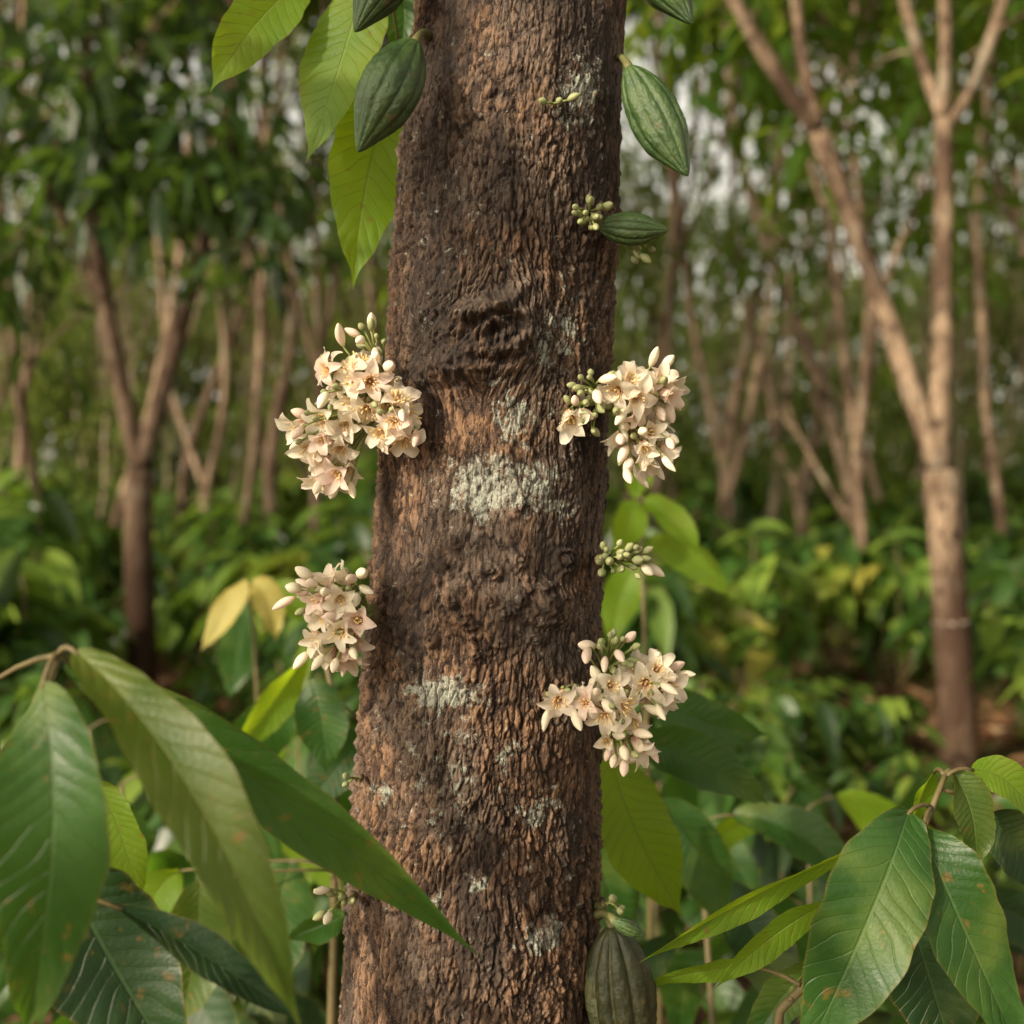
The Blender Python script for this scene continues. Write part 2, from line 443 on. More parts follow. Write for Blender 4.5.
nod, _ = cells(X*70+wx*200, Y*70, Z*70, 171)
nodm = sst(fbm(X*11, Y*11, Z*11, 3, 177), .05, .35)
c1 = sst(b1, 0, .25); c2 = sst(b2, 0, .30); c3 = sst(np.abs(a3), 0, .4); c4 = sst(np.abs(a1), 0, .13)
rug = np.clip(.85+1.2*fbm(X*8, Y*8, Z*5, 2, 53), .22, 1.5)
h = rug*(.0018*(c1-1)+.0012*id1*c1+.0011*(c2-1)+.0011*id2*c2+.0008*(c3-1)+.0014*(c4-1))+.0012*a5+.0020*a6
h += .0042*fbm(X*9, Y*9, Z*6, 3, 59)+.0032*fbm(X*34, Y*34, Z*24, 2, 61)+.0034*nodm*sst(nod, .05, .5)
crag = fbm(X*75, Y*75, Z*75, 3, 83)
rs_ = np.sqrt(((dkx-.012)/.040)**2+((dkz-.004-.2*(dkx-.012))/.028)**2)*(1+.22*wob+.12*wob2)
spiral = np.sin(rs_*11.0-ang*1.0+wob*2.2)
env_ = np.exp(-((rs_-.55)/.60)**2)*front
h += .021*np.exp(-(dk/1.0)**4)*(1+.30*crag)
h += .0062*spiral*env_+.006*crag*np.exp(-(dk/1.1)**2)
h -= .011*np.exp(-(rs_/.24)**2)*front
brow = np.exp(-((dkz-.030-.25*dkx+.010*np.cos(dkx*60)+.004*wob)/.0065)**2-((dkx+.004)/.050)**2)*front
h += .010*brow*(1+.5*crag)
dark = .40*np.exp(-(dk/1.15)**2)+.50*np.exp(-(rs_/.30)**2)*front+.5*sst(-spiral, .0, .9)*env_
kx2, kz2 = knot(440, 368)
d2 = np.where(front, np.sqrt(((X-kx2)/.030)**2+((Z-kz2-.3*(X-kx2))/.015)**2)*(1+.4*wob), 9)
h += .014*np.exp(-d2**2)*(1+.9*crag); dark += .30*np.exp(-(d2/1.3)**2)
for (u, v, sx, sz, amp) in [(455, 598, 16, 20, .014), (470, 625, 20, 12, .010), (545, 605, 24, 20, .013), (440, 560, 12, 16, .006), (420, 300, 20, 30, .006),
                            (520, 600, 10, 10, .009), (560, 90, 12, 14, .003), (400, 430, 14, 26, .006), (395, 620, 16, 26, .006), (585, 700, 18, 26, .006), (500, 170, 30, 40, .003), (590, 400, 16, 26, .006),
                            (430, 640, 8, 10, .008), (500, 640, 12, 8, .009), (570, 560, 12, 12, .008), (490, 570, 10, 8, .008), (520, 560, 8, 8, .008), (475, 655, 7, 6, .007), (535, 640, 8, 7, .008), (455, 540, 8, 7, .006),
                            (505, 612, 7, 6, .008), (490, 600, 6, 6, .007), (560, 625, 7, 8, .007)]:
    ax_, az_ = knot(u, v)
    dd = np.where(front, (((X-ax_)/(sx*.001))**2+((Z-az_)/(sz*.001))**2)*(1+.6*wob), 99)
    h += amp*np.exp(-np.abs(dd)**1.3)*(1+.35*np.sin(np.sqrt(np.abs(dd))*8+wob*4)+.8*crag)
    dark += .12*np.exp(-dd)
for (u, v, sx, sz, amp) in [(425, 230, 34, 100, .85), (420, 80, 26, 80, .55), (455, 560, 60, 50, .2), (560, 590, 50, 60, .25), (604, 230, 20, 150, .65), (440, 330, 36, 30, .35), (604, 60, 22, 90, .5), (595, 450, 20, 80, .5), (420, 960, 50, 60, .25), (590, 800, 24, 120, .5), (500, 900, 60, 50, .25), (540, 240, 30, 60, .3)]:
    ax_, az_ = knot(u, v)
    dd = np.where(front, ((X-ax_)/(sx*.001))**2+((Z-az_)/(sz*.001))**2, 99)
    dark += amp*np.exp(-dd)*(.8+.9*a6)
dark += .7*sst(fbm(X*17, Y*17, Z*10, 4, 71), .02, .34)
lich = np.zeros_like(h)
for (u, v, sx, sz, amp) in [(498, 487, 46, 24, 1.25), (470, 470, 20, 14, .9), (515, 418, 18, 26, 1.0), (438, 692, 26, 14, 1.35), (588, 82, 18, 28, 1.25), (575, 318, 12, 30, 1.0),
                            (550, 345, 12, 22, 1.0), (552, 480, 18, 14, 1.0), (540, 812, 16, 14, 1.0), (541, 945, 16, 14, 1.1), (566, 510, 14, 12, .9), (455, 780, 12, 9, .8), (380, 800, 12, 11, .8),
                            (478, 880, 10, 9, .8), (600, 55, 10, 12, .8), (430, 905, 11, 11, .7), (505, 760, 12, 16, .6), (540, 400, 30, 60, .3), (450, 740, 60, 30, .3), (440, 800, 60, 60, .25), (480, 200, 60, 60, .2), (520, 880, 50, 50, .25)]:
    ax_, az_ = knot(u, v)
    dd = np.where(front, (((X-ax_)/(sx*.00098))**2+((Z-az_)/(sz*.00098))**2)*(1+.8*wob), 99)
    lich = np.maximum(lich, amp*np.exp(-np.abs(dd)**1.0*.75))
dark = dark*(1-.6*sst(lich, .3, .8))
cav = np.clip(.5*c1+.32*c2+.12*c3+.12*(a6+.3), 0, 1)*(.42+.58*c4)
RR = trunk_r(Z)+h+np.where(Z < .3, .02*np.exp(-Z/.1)*np.sin(TH*5+1), 0)
VX = trunk_cx(Z)+RR*np.cos(TH); VY = AX+RR*np.sin(TH)
Vt = np.stack([VX, VY, Z], -1).reshape(-1, 3)
ORG = Vector((float(trunk_cx(0.)), AX, 0))
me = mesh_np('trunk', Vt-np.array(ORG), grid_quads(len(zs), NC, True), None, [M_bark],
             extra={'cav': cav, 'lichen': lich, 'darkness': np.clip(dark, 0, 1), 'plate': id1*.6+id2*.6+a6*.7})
hero = thing('cacao_tree', 'thick rough brown cacao trunk with knots and pale lichen patches', 'tree', ORG)
obj('trunk', me, hero)
rnd = random.Random(3)
topz = 3.05; top = Vector((float(trunk_cx(topz)), AX, topz))
tips = []; limbs = []
def grow(p, d, L, r, depth, maxd, rnd, limbs, tips, up=.05, wob=.09):
    pts = [p]; n = 6
    for i in range(n):
        d = (d+Vector((rnd.gauss(0, wob), rnd.gauss(0, wob), rnd.gauss(0, wob*.6)+up))).normalized(); p = p+d*(L/n); pts.append(p)
    limbs.append((pts, r, r*.62))
    if depth >= maxd:
        tips.extend([pts[-1], pts[4], pts[2]]); return
    if depth == maxd-1: tips.append(pts[4])
    k = 2 if rnd.random() < .55 else 3
    a0 = rnd.random()*6.28
    for j in range(k):
        a = a0+j*6.28/k+rnd.uniform(-.4, .4)
        o = d.orthogonal().normalized(); o = Quaternion(d, a) @ o
        nd = (d+o*rnd.uniform(.35, .75)).normalized()
        grow(pts[-1] if j < 2 else pts[4], nd, L*rnd.uniform(.62, .85), r*.6, depth+1, maxd, rnd, limbs, tips, up, wob)
for j in range(4):
    a = j*1.57+.5
    grow(top-Vector((0, 0, .08)), Vector((math.cos(a)*.7, math.sin(a)*.7, .9)).normalized(), 1.1, .055, 1, 3, rnd, limbs, tips)
def crown_from_tips(tips, per, spread, L0, seed, mat, org=Vector((0, 0, 0)), down=.35, wr=.19):
    r = np.random.default_rng(seed); T = np.array([tuple(t) for t in tips])
    P = np.repeat(T, per, 0)+r.normal(0, spread, (len(T)*per, 3))*np.array([1, 1, .7])
    D = (P-np.repeat(T, per, 0))*1.5+r.normal(0, .35, P.shape); D[:, 2] -= down*.6
    L = r.uniform(.7, 1.25, len(P))*L0
    cl = np.repeat(r.random(len(T)), per)*.45+r.random(len(P))*.55
    V, Q, A = leaves_np(P, D, L, L*wr, rs=cl, seed=seed)
    return mesh_np('crown', V-np.array(org), Q, A, [mat])
ctips = [t for t in tips if t.z > 3.7]
dapple_bough = [top+Vector((0, 0, -.25)), Vector((-.45, .75, 3.05)), Vector((-.85, .35, 2.85)), Vector((-1.15, .05, 2.45)), Vector((-1.3, -.1, 2.15))]  # unseen bough added in the sun's path to throw dapples on the trunk
limbs.append((dapple_bough, .035, .010))
dapple_tips = []
for q, n_ in ((dapple_bough[2], 3), (dapple_bough[3], 4), (dapple_bough[4], 3)):
    for j in range(n_):
        e_ = q+Vector((rnd.gauss(0, .28), rnd.gauss(0, .24), rnd.gauss(-.05, .16)))
        limbs.append((bez(q, (q+e_)/2+Vector((0, 0, .06)), e_, 5), .007, .003)); dapple_tips.append(e_)
parts = []
for pts, r0, r1 in limbs:
    parts.append(tube([p-ORG for p in pts], (r0, r1), 10))
V, Q, A, M = combine(parts)
obj('branch', mesh_np('limbs', V, Q, A, [M_bark_bg]), hero)
obj('crown', crown_from_tips(ctips, 34, .32, .26, 5, M_crown, ORG), hero)
obj('foliage', crown_from_tips(dapple_tips, 6, .10, .24, 6, M_crown, ORG), hero)  # leaves of the added out-of-view bough, there to dapple the trunk

# ------------------------------------------------------------------ pods
def pod(label, a, b, rad, mat=M_pod, attach=None, twist=0.0, depth=.12):
    a, b = Vector(a), Vector(b); L = (b-a).length
    R, C = 64, 120
    t = np.linspace(0, 1, R); th_ = np.linspace(0, 2*np.pi, C, endpoint=False)
    T, H = np.meshgrid(t, th_, indexing='ij')
    prof = np.clip(np.sin(np.pi*np.clip(T, .0015, .9985)**.90), 0, 1)**.66
    prof = prof*(1-.26*sst(T, .62, .97))
    rid = np.abs(np.cos(5*(H+twist*T)))
    rid2 = rid**.6
    env = sst(T, .0, .08)*sst(1-T, 0, .06)
    r = rad*prof*(1-depth*(1-rid2)*env)*(1+.035*fbm(np.cos(H)*4, np.sin(H)*4, T*9, 3, 3)+.025*vn(np.cos(H)*16, np.sin(H)*16, T*40, 9))
    bend = .06*L*np.sin(np.pi*T)
    V = np.stack([r*np.cos(H)+bend, r*np.sin(H), T*L], -1).reshape(-1, 3)
    q = np.array((b-a).normalized().to_track_quat('Z', 'Y').to_matrix())
    V = V @ q.T
    A = np.stack([H/6.28, T, rid2], -1).reshape(-1, 3)
    e = thing('cacao_pod', label, 'cacao pod', a, 'cacao pods on the trunk')
    obj('husk', mesh_np('husk', V, grid_quads(R, C, True), A, [mat]), e)
    if attach is not None:
        at_ = Vector(attach)-a
        ctr = (at_)/2+Vector((0, -.002, .004))
        d = (b-a).normalized()
        V, Q, A2 = tube(bez(at_, ctr, d*.004, 8), [.0050, .0038, .0032, .0030, .0031, .0034, .0040, .0046], 10)
        obj('stalk', mesh_np('stalk', V, Q, A2, [M_podstalk]), e)
pod('plump ribbed dark green cacao pod hanging beside trunk', at(416, 40, .975), at(358, 152, .965), .0262, attach=at(428, 36, 1.03), twist=.1)
pod('ribbed dark green cacao pod hanging off the trunk', at(628, 66, 1.03), at(688, 176, 1.02), .0240, attach=at(616, 60, 1.07), twist=-.1)
pod('small slender green cacao pod sticking out sideways', at(598, 226, 1.005), at(669, 230, 1.0), .0145, attach=at(585, 222, 1.02))
pod('green cacao pod hanging high on the trunk', at(410, -70, 1.02), at(355, 32, 1.0), .0245, attach=at(430, -76, 1.05))
pod('dark green cacao pod hanging high on the trunk', at(630, -80, 1.06), at(692, 24, 1.05), .0240, attach=at(612, -84, 1.08))
pod('ribbed dull brownish green cacao pod hanging low on trunk', at(612, 925, 1.03), at(632, 1085, 1.03), .0335, M_pod_brown, attach=at(597, 905, 1.06), depth=.18)
pod('tiny young green cacao pod near bark', at(612, 920, 1.0), at(646, 936, 1.0), .0075, attach=at(598, 915, 1.04))

# ------------------------------------------------------------------ flowers
def petal_ring(n, L, W, a0, a1, r0, seed, off=0.0, mat=0, cup=.45, zoff=0, R=12, C=5, curl=0, var=.22):
    rr = random.Random(seed); out = []
    for i in range(n):
        az = off+i*2*math.pi/n+rr.uniform(-.2, .2); l = L*rr.uniform(.84, 1.1); aa = a1*rr.uniform(1-var, 1+var)
        t = np.linspace(0, 1, R); phi = np.radians(a0+(aa-a0)*sst(t, 0, .8)+curl*rr.uniform(.2, 1.9)*t**3)
        dr = np.sin(phi)*l/(R-1); dz = np.cos(phi)*l/(R-1)
        rad_ = r0+np.concatenate([[0], np.cumsum(dr[1:])]); z_ = zoff+np.concatenate([[0], np.cumsum(dz[1:])])
        w = W*rr.uniform(.85, 1.1)*np.clip(np.sin(np.pi*np.clip(t**1.08*.90+.09, 0, .994)), 0, 1)**.68
        u = np.linspace(-1, 1, C)
        X_ = rad_[:, None]-np.cos(phi)[:, None]*(u**2)[None, :]*w[:, None]*cup
        Zz = z_[:, None]+np.sin(phi)[:, None]*(u**2)[None, :]*w[:, None]*cup
        Yy = u[None, :]*w[:, None]+rr.uniform(-.18, .18)*l*(t**2)[:, None]
        tw = rr.uniform(-.6, .6)*t[:, None]; Zz = Zz+u[None, :]*w[:, None]*tw
        Zz = Zz+.0010*np.sin(t*13+i*2+rr.random()*6)[:, None]*u[None, :]
        ca, sa = math.cos(az), math.sin(az)
        V = np.stack([X_*ca-Yy*sa, X_*sa+Yy*ca, Zz], -1).reshape(-1, 3)
        A = np.zeros((R, C, 3)); A[..., 0] = u[None, :]; A[..., 1] = t[:, None]; A[..., 2] = rr.random()
        out.append((V, grid_quads(R, C), A.reshape(-1, 3), mat))
    return out
flower_meshes = []; stamen_meshes = []
for k, (a0, a1, curl) in enumerate([(8, 76, 30), (6, 62, 38), (5, 50, 35), (4, 30, 26), (3, 16, 14), (8, 86, 32), (6, 72, 55), (4, 42, 60), (4, 24, 50), (5, 58, 50), (7, 68, 20), (8, 80, 60)]):
    parts = petal_ring(5, .0262, .0062, a0, a1, .0018, 10+k, curl=curl)
    if k in (1, 3, 7, 9): parts += petal_ring(5, .0160, .0034, a0, a1*.6, .0015, 50+k, off=.63, curl=35, var=.45)
    parts += petal_ring(5, .0065, .0022, 30, 75, .0008, 90+k, off=.3, mat=1, zoff=-.0012, R=5, C=3)
    V, Q, A = tube([(0, 0, -.003), (0, 0, -.001), (0, 0, .002)], [.0010, .0024, .0022], 8)
    parts.append((V, Q, A, 1))
    V, Q, A, M = combine(parts)
    flower_meshes.append(mesh_np('flower', V, Q, A, [M_petal, M_stalk], M))
    rr = random.Random(k); sp = []
    for i in range(12):
        az = i*.5236; tl = .26 if k in (0, 1, 2, 5, 6, 9, 10, 11) else .08
        tl *= rr.uniform(.3, 1.3)
        x, y = math.cos(az), math.sin(az); ln = rr.uniform(.009, .017)
        pts = [Vector((x*.0008, y*.0008, .001)), Vector((x*(.0008+ln*tl), y*(.0008+ln*tl), ln*.6)), Vector((x*(.001+ln*tl*1.6), y*(.001+ln*tl*1.6), ln))]
        V, Q, A = tube(pts, [.0005, .00035, .0008], 5)
        A[:, 1] = np.clip(A[:, 1]/ln, 0, 1); sp.append((V, Q, A))
    V, Q, A = tube([(0, 0, 0), (0, 0, .005), (0, 0, .009)], [.0016, .0014, .0007], 6); A[:, 1] = np.clip(A[:, 1]/.009, 0, 1)*.6; sp.append((V, Q, A))
    V, Q, A, M = combine(sp); stamen_meshes.append(mesh_np('stamen', V, Q, A, [M_stamen]))
def bud_mesh(L, R0, mat, bend=.0):
    R, C = 18, 15; t = np.linspace(0, 1, R); H = np.linspace(0, 2*np.pi, C, endpoint=False)
    T, Hh = np.meshgrid(t, H, indexing='ij')
    pr_ = np.clip(np.sin(np.pi*np.clip(T, .006, .997)**1.0), 0, 1)**.66
    r = R0*pr_*(1-.06*np.abs(np.cos(2.5*Hh+1.2*T)))
    V = np.stack([r*np.cos(Hh)+bend*T*T, r*np.sin(Hh), T*L], -1).reshape(-1, 3)
    return mesh_np('bud', V, grid_quads(R, C, True), np.stack([Hh, T, T], -1).reshape(-1, 3), [mat])
bud_big = [bud_mesh(.020, .0044, M_bud, .003), bud_mesh(.016, .0043, M_bud), bud_mesh(.024, .0042, M_bud, .005), bud_mesh(.018, .0048, M_bud, -.002)]
bud_small = [bud_mesh(.010, .0032, M_gbud), bud_mesh(.012, .0034, M_gbud), bud_mesh(.008, .0028, M_gbud), bud_mesh(.014, .0037, M_gbud)]

def cluster(label, attach, blobs, seed, face=(0, -1, 0), cush=1.0):
    """blobs: (centre, radii, n_flowers, n_big_buds, n_small_buds, variants)"""
    attach = Vector(attach); e = thing('flower_cluster', label, 'flower cluster', attach, 'cream flower clusters on the trunk')
    rr = random.Random(seed); stems = []; placed = []
    V, Q, A = tube([Vector((0, .012, 0)), Vector((0, 0, 0)), Vector(face)*.006*cush], [.011*cush, .010*cush, .005*cush], 10); stems.append((V, Q, A, 1))
    for (cen, rad, nf, nb, ns, variants) in blobs:
        cen = Vector(cen); hub = attach.lerp(cen, .30)
        V, Q, A = tube([Vector((0, 0, 0)), (hub-attach)*.5+Vector((0, 0, .002)), hub-attach], [.0030*cush, .0024*cush, .0018], 7); stems.append((V, Q, A, 0))
        for kind, cnt, md in (('f', nf, .0175), ('b', nb, .0095), ('s', ns, .0072)):
            done = 0; tries = 0
            while done < cnt and tries < 1200:
                tries += 1
                d = Vector((rr.gauss(0, 1), rr.gauss(-.5, 1), rr.gauss(0, 1))).normalized()
                if kind == 's' and rr.random() < .6: rho = rr.uniform(.35, .9)
                else: rho = rr.uniform(.55, 1.02)
                p = cen+Vector((d.x*rad[0], d.y*rad[1], d.z*rad[2]))*rho
                c0 = float(trunk_cx(p.z)); rd = math.hypot(p.x-c0, p.y-AX)
                if rd < float(trunk_r(p.z))+.012: continue
                if any((p-q).length < md*.5+m2*.5 for q, m2 in placed): continue
                placed.append((p, md)); done += 1
                out = (p-attach).normalized()
                dn = -.40 if kind == 'f' else (-.9 if kind == 'b' else -.05)
                if p.z > cen.z+.3*rad[2]: dn *= .2
                n = (d*.8+out*.5+Vector(face)*.5+Vector((0, 0, dn))+Vector((rr.gauss(0, .3), rr.gauss(0, .3), rr.gauss(0, .3)))).normalized()
                if kind == 's' and cush < .9: n = (out*1.2+d*.4+Vector((0, 0, .1))).normalized()
                q = n.to_track_quat('Z', 'Y') @ Quaternion((0, 0, 1), rr.random()*6.28)
                back = p-n*(.012 if kind == 'f' else .0)
                sc = rr.uniform(.82, 1.12)
                if kind == 'f':
                    k = rr.choice(variants)
                    o = obj('flower', flower_meshes[k], e, back-attach, q, sc)
                    obj('stamen', stamen_meshes[k], o)
                elif kind == 'b': obj('bud', rr.choice(bud_big), e, back-attach, q, sc)
                else: obj('bud', rr.choice(bud_small), e, back-attach, q, sc)
                st = hub-attach; en = back-attach
                mid = (st+en)/2-n*.004+Vector((0, 0, .002))
                V, Q, A = tube(bez(st, mid, en+n*.0005, 6), (.0012, .0010), 5); stems.append((V, Q, A, 0))
    V, Q, A, M = combine(stems)
    obj('stalk', mesh_np('stalk', V, Q, A, [M_stalk, M_twig], M), e)

cluster('dense cluster of cream and pink star flowers on trunk', at(390, 400, 1.03),
        [(at(356, 385, 1.0), (.042, .036, .034), 17, 5, 10, [0, 10, 1, 5, 2, 11, 6]), (at(328, 428, 1.005), (.028, .03, .028), 10, 7, 5, [1, 2, 0, 8, 7, 9]),
         (at(334, 470, 1.01), (.018, .02, .018), 6, 6, 0, [3, 8, 7]), (at(396, 420, .985), (.018, .02, .026), 6, 4, 4, [0, 10, 6]),
         (at(370, 342, 1.0), (.012, .01, .014), 0, 5, 6, [4])], 11, (-.3, -.95, 0))
cluster('cluster of drooping cream flowers and long buds on trunk', at(374, 615, 1.04),
        [(at(325, 598, 1.0), (.024, .026, .022), 7, 10, 4, [3, 8, 7]), (at(332, 642, 1.0), (.022, .02, .022), 8, 7, 0, [7, 2, 10, 6]),
         (at(348, 586, 1.01), (.014, .014, .016), 1, 6, 10, [4, 3]), (at(350, 625, 1.0), (.014, .016, .022), 4, 3, 5, [3, 7])], 22, (-.6, -.7, 0))
cluster('cream flower cluster with many small green buds on trunk', at(606, 400, 1.04),
        [(at(630, 398, .985), (.021, .024, .022), 8, 3, 10, [0, 5, 1, 9]), (at(656, 388, 1.0), (.018, .022, .018), 5, 8, 6, [7, 3, 8]),
         (at(644, 444, 1.0), (.026, .026, .026), 8, 15, 3, [3, 4, 8, 7]), (at(590, 388, .975), (.016, .014, .016), 0, 2, 14, [4]), (at(574, 412, .972), (.008, .01, .008), 1, 2, 5, [7, 3]),
         (at(590, 425, .975), (.008, .008, .010), 0, 0, 5, [4])], 33, (.3, -.95, 0))
cluster('open cream flowers with pink centres and pale buds', at(602, 690, 1.03),
        [(at(610, 702, .97), (.032, .024, .024), 9, 4, 6, [0, 10, 5, 9, 11]), (at(654, 686, .99), (.024, .024, .024), 8, 6, 4, [1, 7, 9, 0]),
         (at(562, 704, .965), (.012, .012, .010), 2, 2, 3, [5, 6]), (at(612, 652, .985), (.026, .018, .016), 0, 6, 14, [4]), (at(624, 742, .985), (.020, .016, .018), 3, 9, 2, [4, 3, 8])], 44, (.3, -.95, 0))
cluster('small tuft of green buds beside young pod', at(590, 215, 1.02), [(at(588, 214, .985), (.016, .012, .014), 0, 0, 14, [4]), (at(640, 250, 1.03), (.014, .01, .012), 0, 0, 6, [4])], 55, (.3, -.9, 0), .5)
cluster('spray of small pale green buds on bark edge', at(600, 560, 1.04), [(at(618, 560, 1.0), (.022, .014, .014), 0, 0, 20, [4]), (at(636, 562, 1.0), (.012, .01, .010), 0, 2, 6, [4])], 66, (.8, -.6, 0), .5)
cluster('tiny pale buds scattered on rough bark', at(553, 106, 1.0), [(at(556, 104, .988), (.012, .004, .006), 0, 0, 3, [4])], 77, (.3, -.9, 0), .25)
cluster('few pale buds low on trunk', at(352, 900, 1.02), [(at(336, 902, 1.0), (.014, .012, .016), 0, 2, 6, [4])], 88, (-.6, -.8, 0), .4)
cluster('small green buds above hanging pod', at(604, 905, 1.04), [(at(618, 903, 1.01), (.008, .008, .006), 0, 0, 3, [4])], 99, (.4, -.9, 0), .3)
cluster('two tiny buds on bark edge', at(360, 780, 1.03), [(at(348, 780, 1.01), (.005, .006, .005), 0, 0, 2, [4])], 111, (-.7, -.7, 0), .25)

# ------------------------------------------------------------------ hero leaves
def px(w, d): return w/F*d
n1 = at(380, -60, 1.12)
leafy_thing('cacao_branch', 'leafy cacao twig with hanging bright yellow-green leaves', 'branch', at(455, -120, 1.08),
    [([at(455, -120, 1.08), at(420, -90, 1.10), n1, at(330, -70, 1.14), at(300, -50, 1.12)], .008, .0035)],
    [(at(312, -28, 1.12), at(258, 22, 1.10), at(210, 92, 1.08), px(62, 1.1), .25, M_leaf_young, at(310, -55, 1.12), .2),
     (at(366, -30, 1.13), at(342, 60, 1.12), at(306, 163, 1.12), px(82, 1.12), -.2, M_leaf_young, at(350, -66, 1.13), .2),
     (at(402, 60, 1.17), at(370, 165, 1.17), at(353, 290, 1.15), px(84, 1.15), .2, M_leaf_young, n1, .22),
     (at(392, -40, 1.2), at(404, 10, 1.2), at(396, 74, 1.2), px(48, 1.2), .1, M_leaf, n1, .2)])
K = .90
def al(u, v, d): return at(u, v, d*K)
nd = al(58, 655, .80)
leafy_thing('cacao_sapling', 'young cacao plant with large glossy drooping leaves', 'plant', (al(-30, 512, .95).x, .95*K, 0),
    [([Vector((al(-30, 512, .95).x, .95*K, 0)), al(-60, 1300, .93), al(-25, 950, .88), al(15, 760, .84), nd], .009, .0035)],
    [(al(42, 684, .78), al(52, 850, .745), al(22, 1045, .78), px(112, .76*K), .12, M_leaf, nd, .22),
     (al(76, 652, .79), al(196, 800, .735), al(304, 1040, .74), px(86, .75*K), .5, M_leaf_olive, nd, .3),
     (al(66, 664, .86), al(268, 790, .88), al(484, 960, .97), px(68, .88*K), .25, M_leaf, nd, .2),
     (al(98, 782, .95), al(122, 838, .95), al(142, 905, .95), px(46, .95*K), .1, M_leaf_young, al(40, 740, .86), .2),
     (al(60, 860, .90), al(110, 960, .90), al(190, 1090, .9), px(130, .9*K), .3, M_leaf_dark, al(5, 800, .86), .2),
     (al(120, 908, .86), al(215, 962, .86), al(306, 1024, .86), px(44, .86*K), .8, M_leaf_dark, al(-5, 880, .87), .2),
     (al(-20, 690, .9), al(-60, 800, .9), al(-90, 930, .9), px(100, .9*K), .3, M_leaf, nd, .2)])
nr = at(932, 808, .96)
leafy_thing('cacao_sapling', 'young cacao plant with dark ribbed leaves and pale shoots', 'plant', (at(760, 512, 1.05).x, 1.05, 0),
    [([Vector((at(760, 512, 1.05).x, 1.05, 0)), at(745, 1300, 1.03), at(780, 1010, 1.0), at(850, 940, .98), at(900, 880, .97), nr, at(945, 775, .97)], .0055, .0022)],
    [(at(908, 812, .93), at(868, 920, .89), at(796, 1075, .90), px(102, .9), -.12, M_leaf, nr, .26),
     (at(922, 828, .93), at(962, 925, .90), at(1030, 1072, .9), px(90, .91), .2, M_leaf, nr, .24),
     (at(850, 853, 1.0), at(748, 900, .99), at(637, 964, .98), px(36, .99), .4, M_leaf_young, at(905, 862, .97), .3),
     (at(952, 772, .98), at(972, 815, .97), at(975, 868, .97), px(50, .97), .3, M_leaf_olive, at(944, 778, .97), .3),
     (at(972, 770, .98), at(1012, 785, .98), at(1052, 838, .98), px(42, .98), .6, M_leaf_young, at(944, 778, .97), .25),
     (at(985, 815, 1.03), at(1020, 850, 1.03), at(1060, 910, 1.03), px(60, 1.03), .1, M_leaf_dark, at(944, 790, .97), .2),
     (at(934, 772, 1.0), at(922, 795, 1.0), at(912, 832, 1.0), px(34, 1.0), .5, M_leaf_young, at(944, 775, .97), .2),
     (at(838, 898, 1.0), at(775, 935, 1.0), at(714, 990, 1.0), px(40, 1.0), .4, M_leaf_young, at(850, 940, .98), .25),
     (at(742, 966, 1.04), at(700, 972, 1.04), at(640, 985, 1.04), px(28, 1.04), .5, M_leaf_young, at(800, 985, .99), .25),
     (at(905, 900, 1.06), at(930, 980, 1.06), at(960, 1080, 1.06), px(90, 1.06), -.2, M_leaf_dark, at(880, 900, .97), .2),
     (at(820, 960, 1.08), at(780, 1000, 1.08), at(745, 1060, 1.08), px(46, 1.08), -.2, M_leaf, at(790, 1000, .99), .2)])
nb = at(606, 738, 1.36)
leafy_thing('cacao_sapling', 'slender cacao plant with hanging yellow-green leaf', 'plant', (at(600, 512, 1.42).x, 1.42, 0),
    [([Vector((at(600, 512, 1.42).x, 1.42, 0)), at(590, 1100, 1.4), at(596, 850, 1.38), nb, at(620, 690, 1.4)], .007, .003)],
    [(at(608, 748, 1.34), at(638, 835, 1.32), at(684, 918, 1.32), px(76, 1.33), .25, M_leaf_young, nb, .2),
     (at(636, 742, 1.33), at(702, 762, 1.33), at(770, 806, 1.34), px(56, 1.33), .25, M_leaf, nb, .2),
     (at(600, 770, 1.45), at(600, 860, 1.45), at(640, 950, 1.45), px(80, 1.45), .3, M_leaf, nb, .2),
     (at(640, 690, 1.5), at(700, 720, 1.5), at(770, 735, 1.52), px(50, 1.5), .3, M_leaf, at(620, 690, 1.4), .2),
     (at(660, 800, 1.6), at(700, 860, 1.6), at(730, 940, 1.6), px(60, 1.6), .3, M_leaf, at(596, 850, 1.38), .2)])
nl = at(335, 700, 1.5)
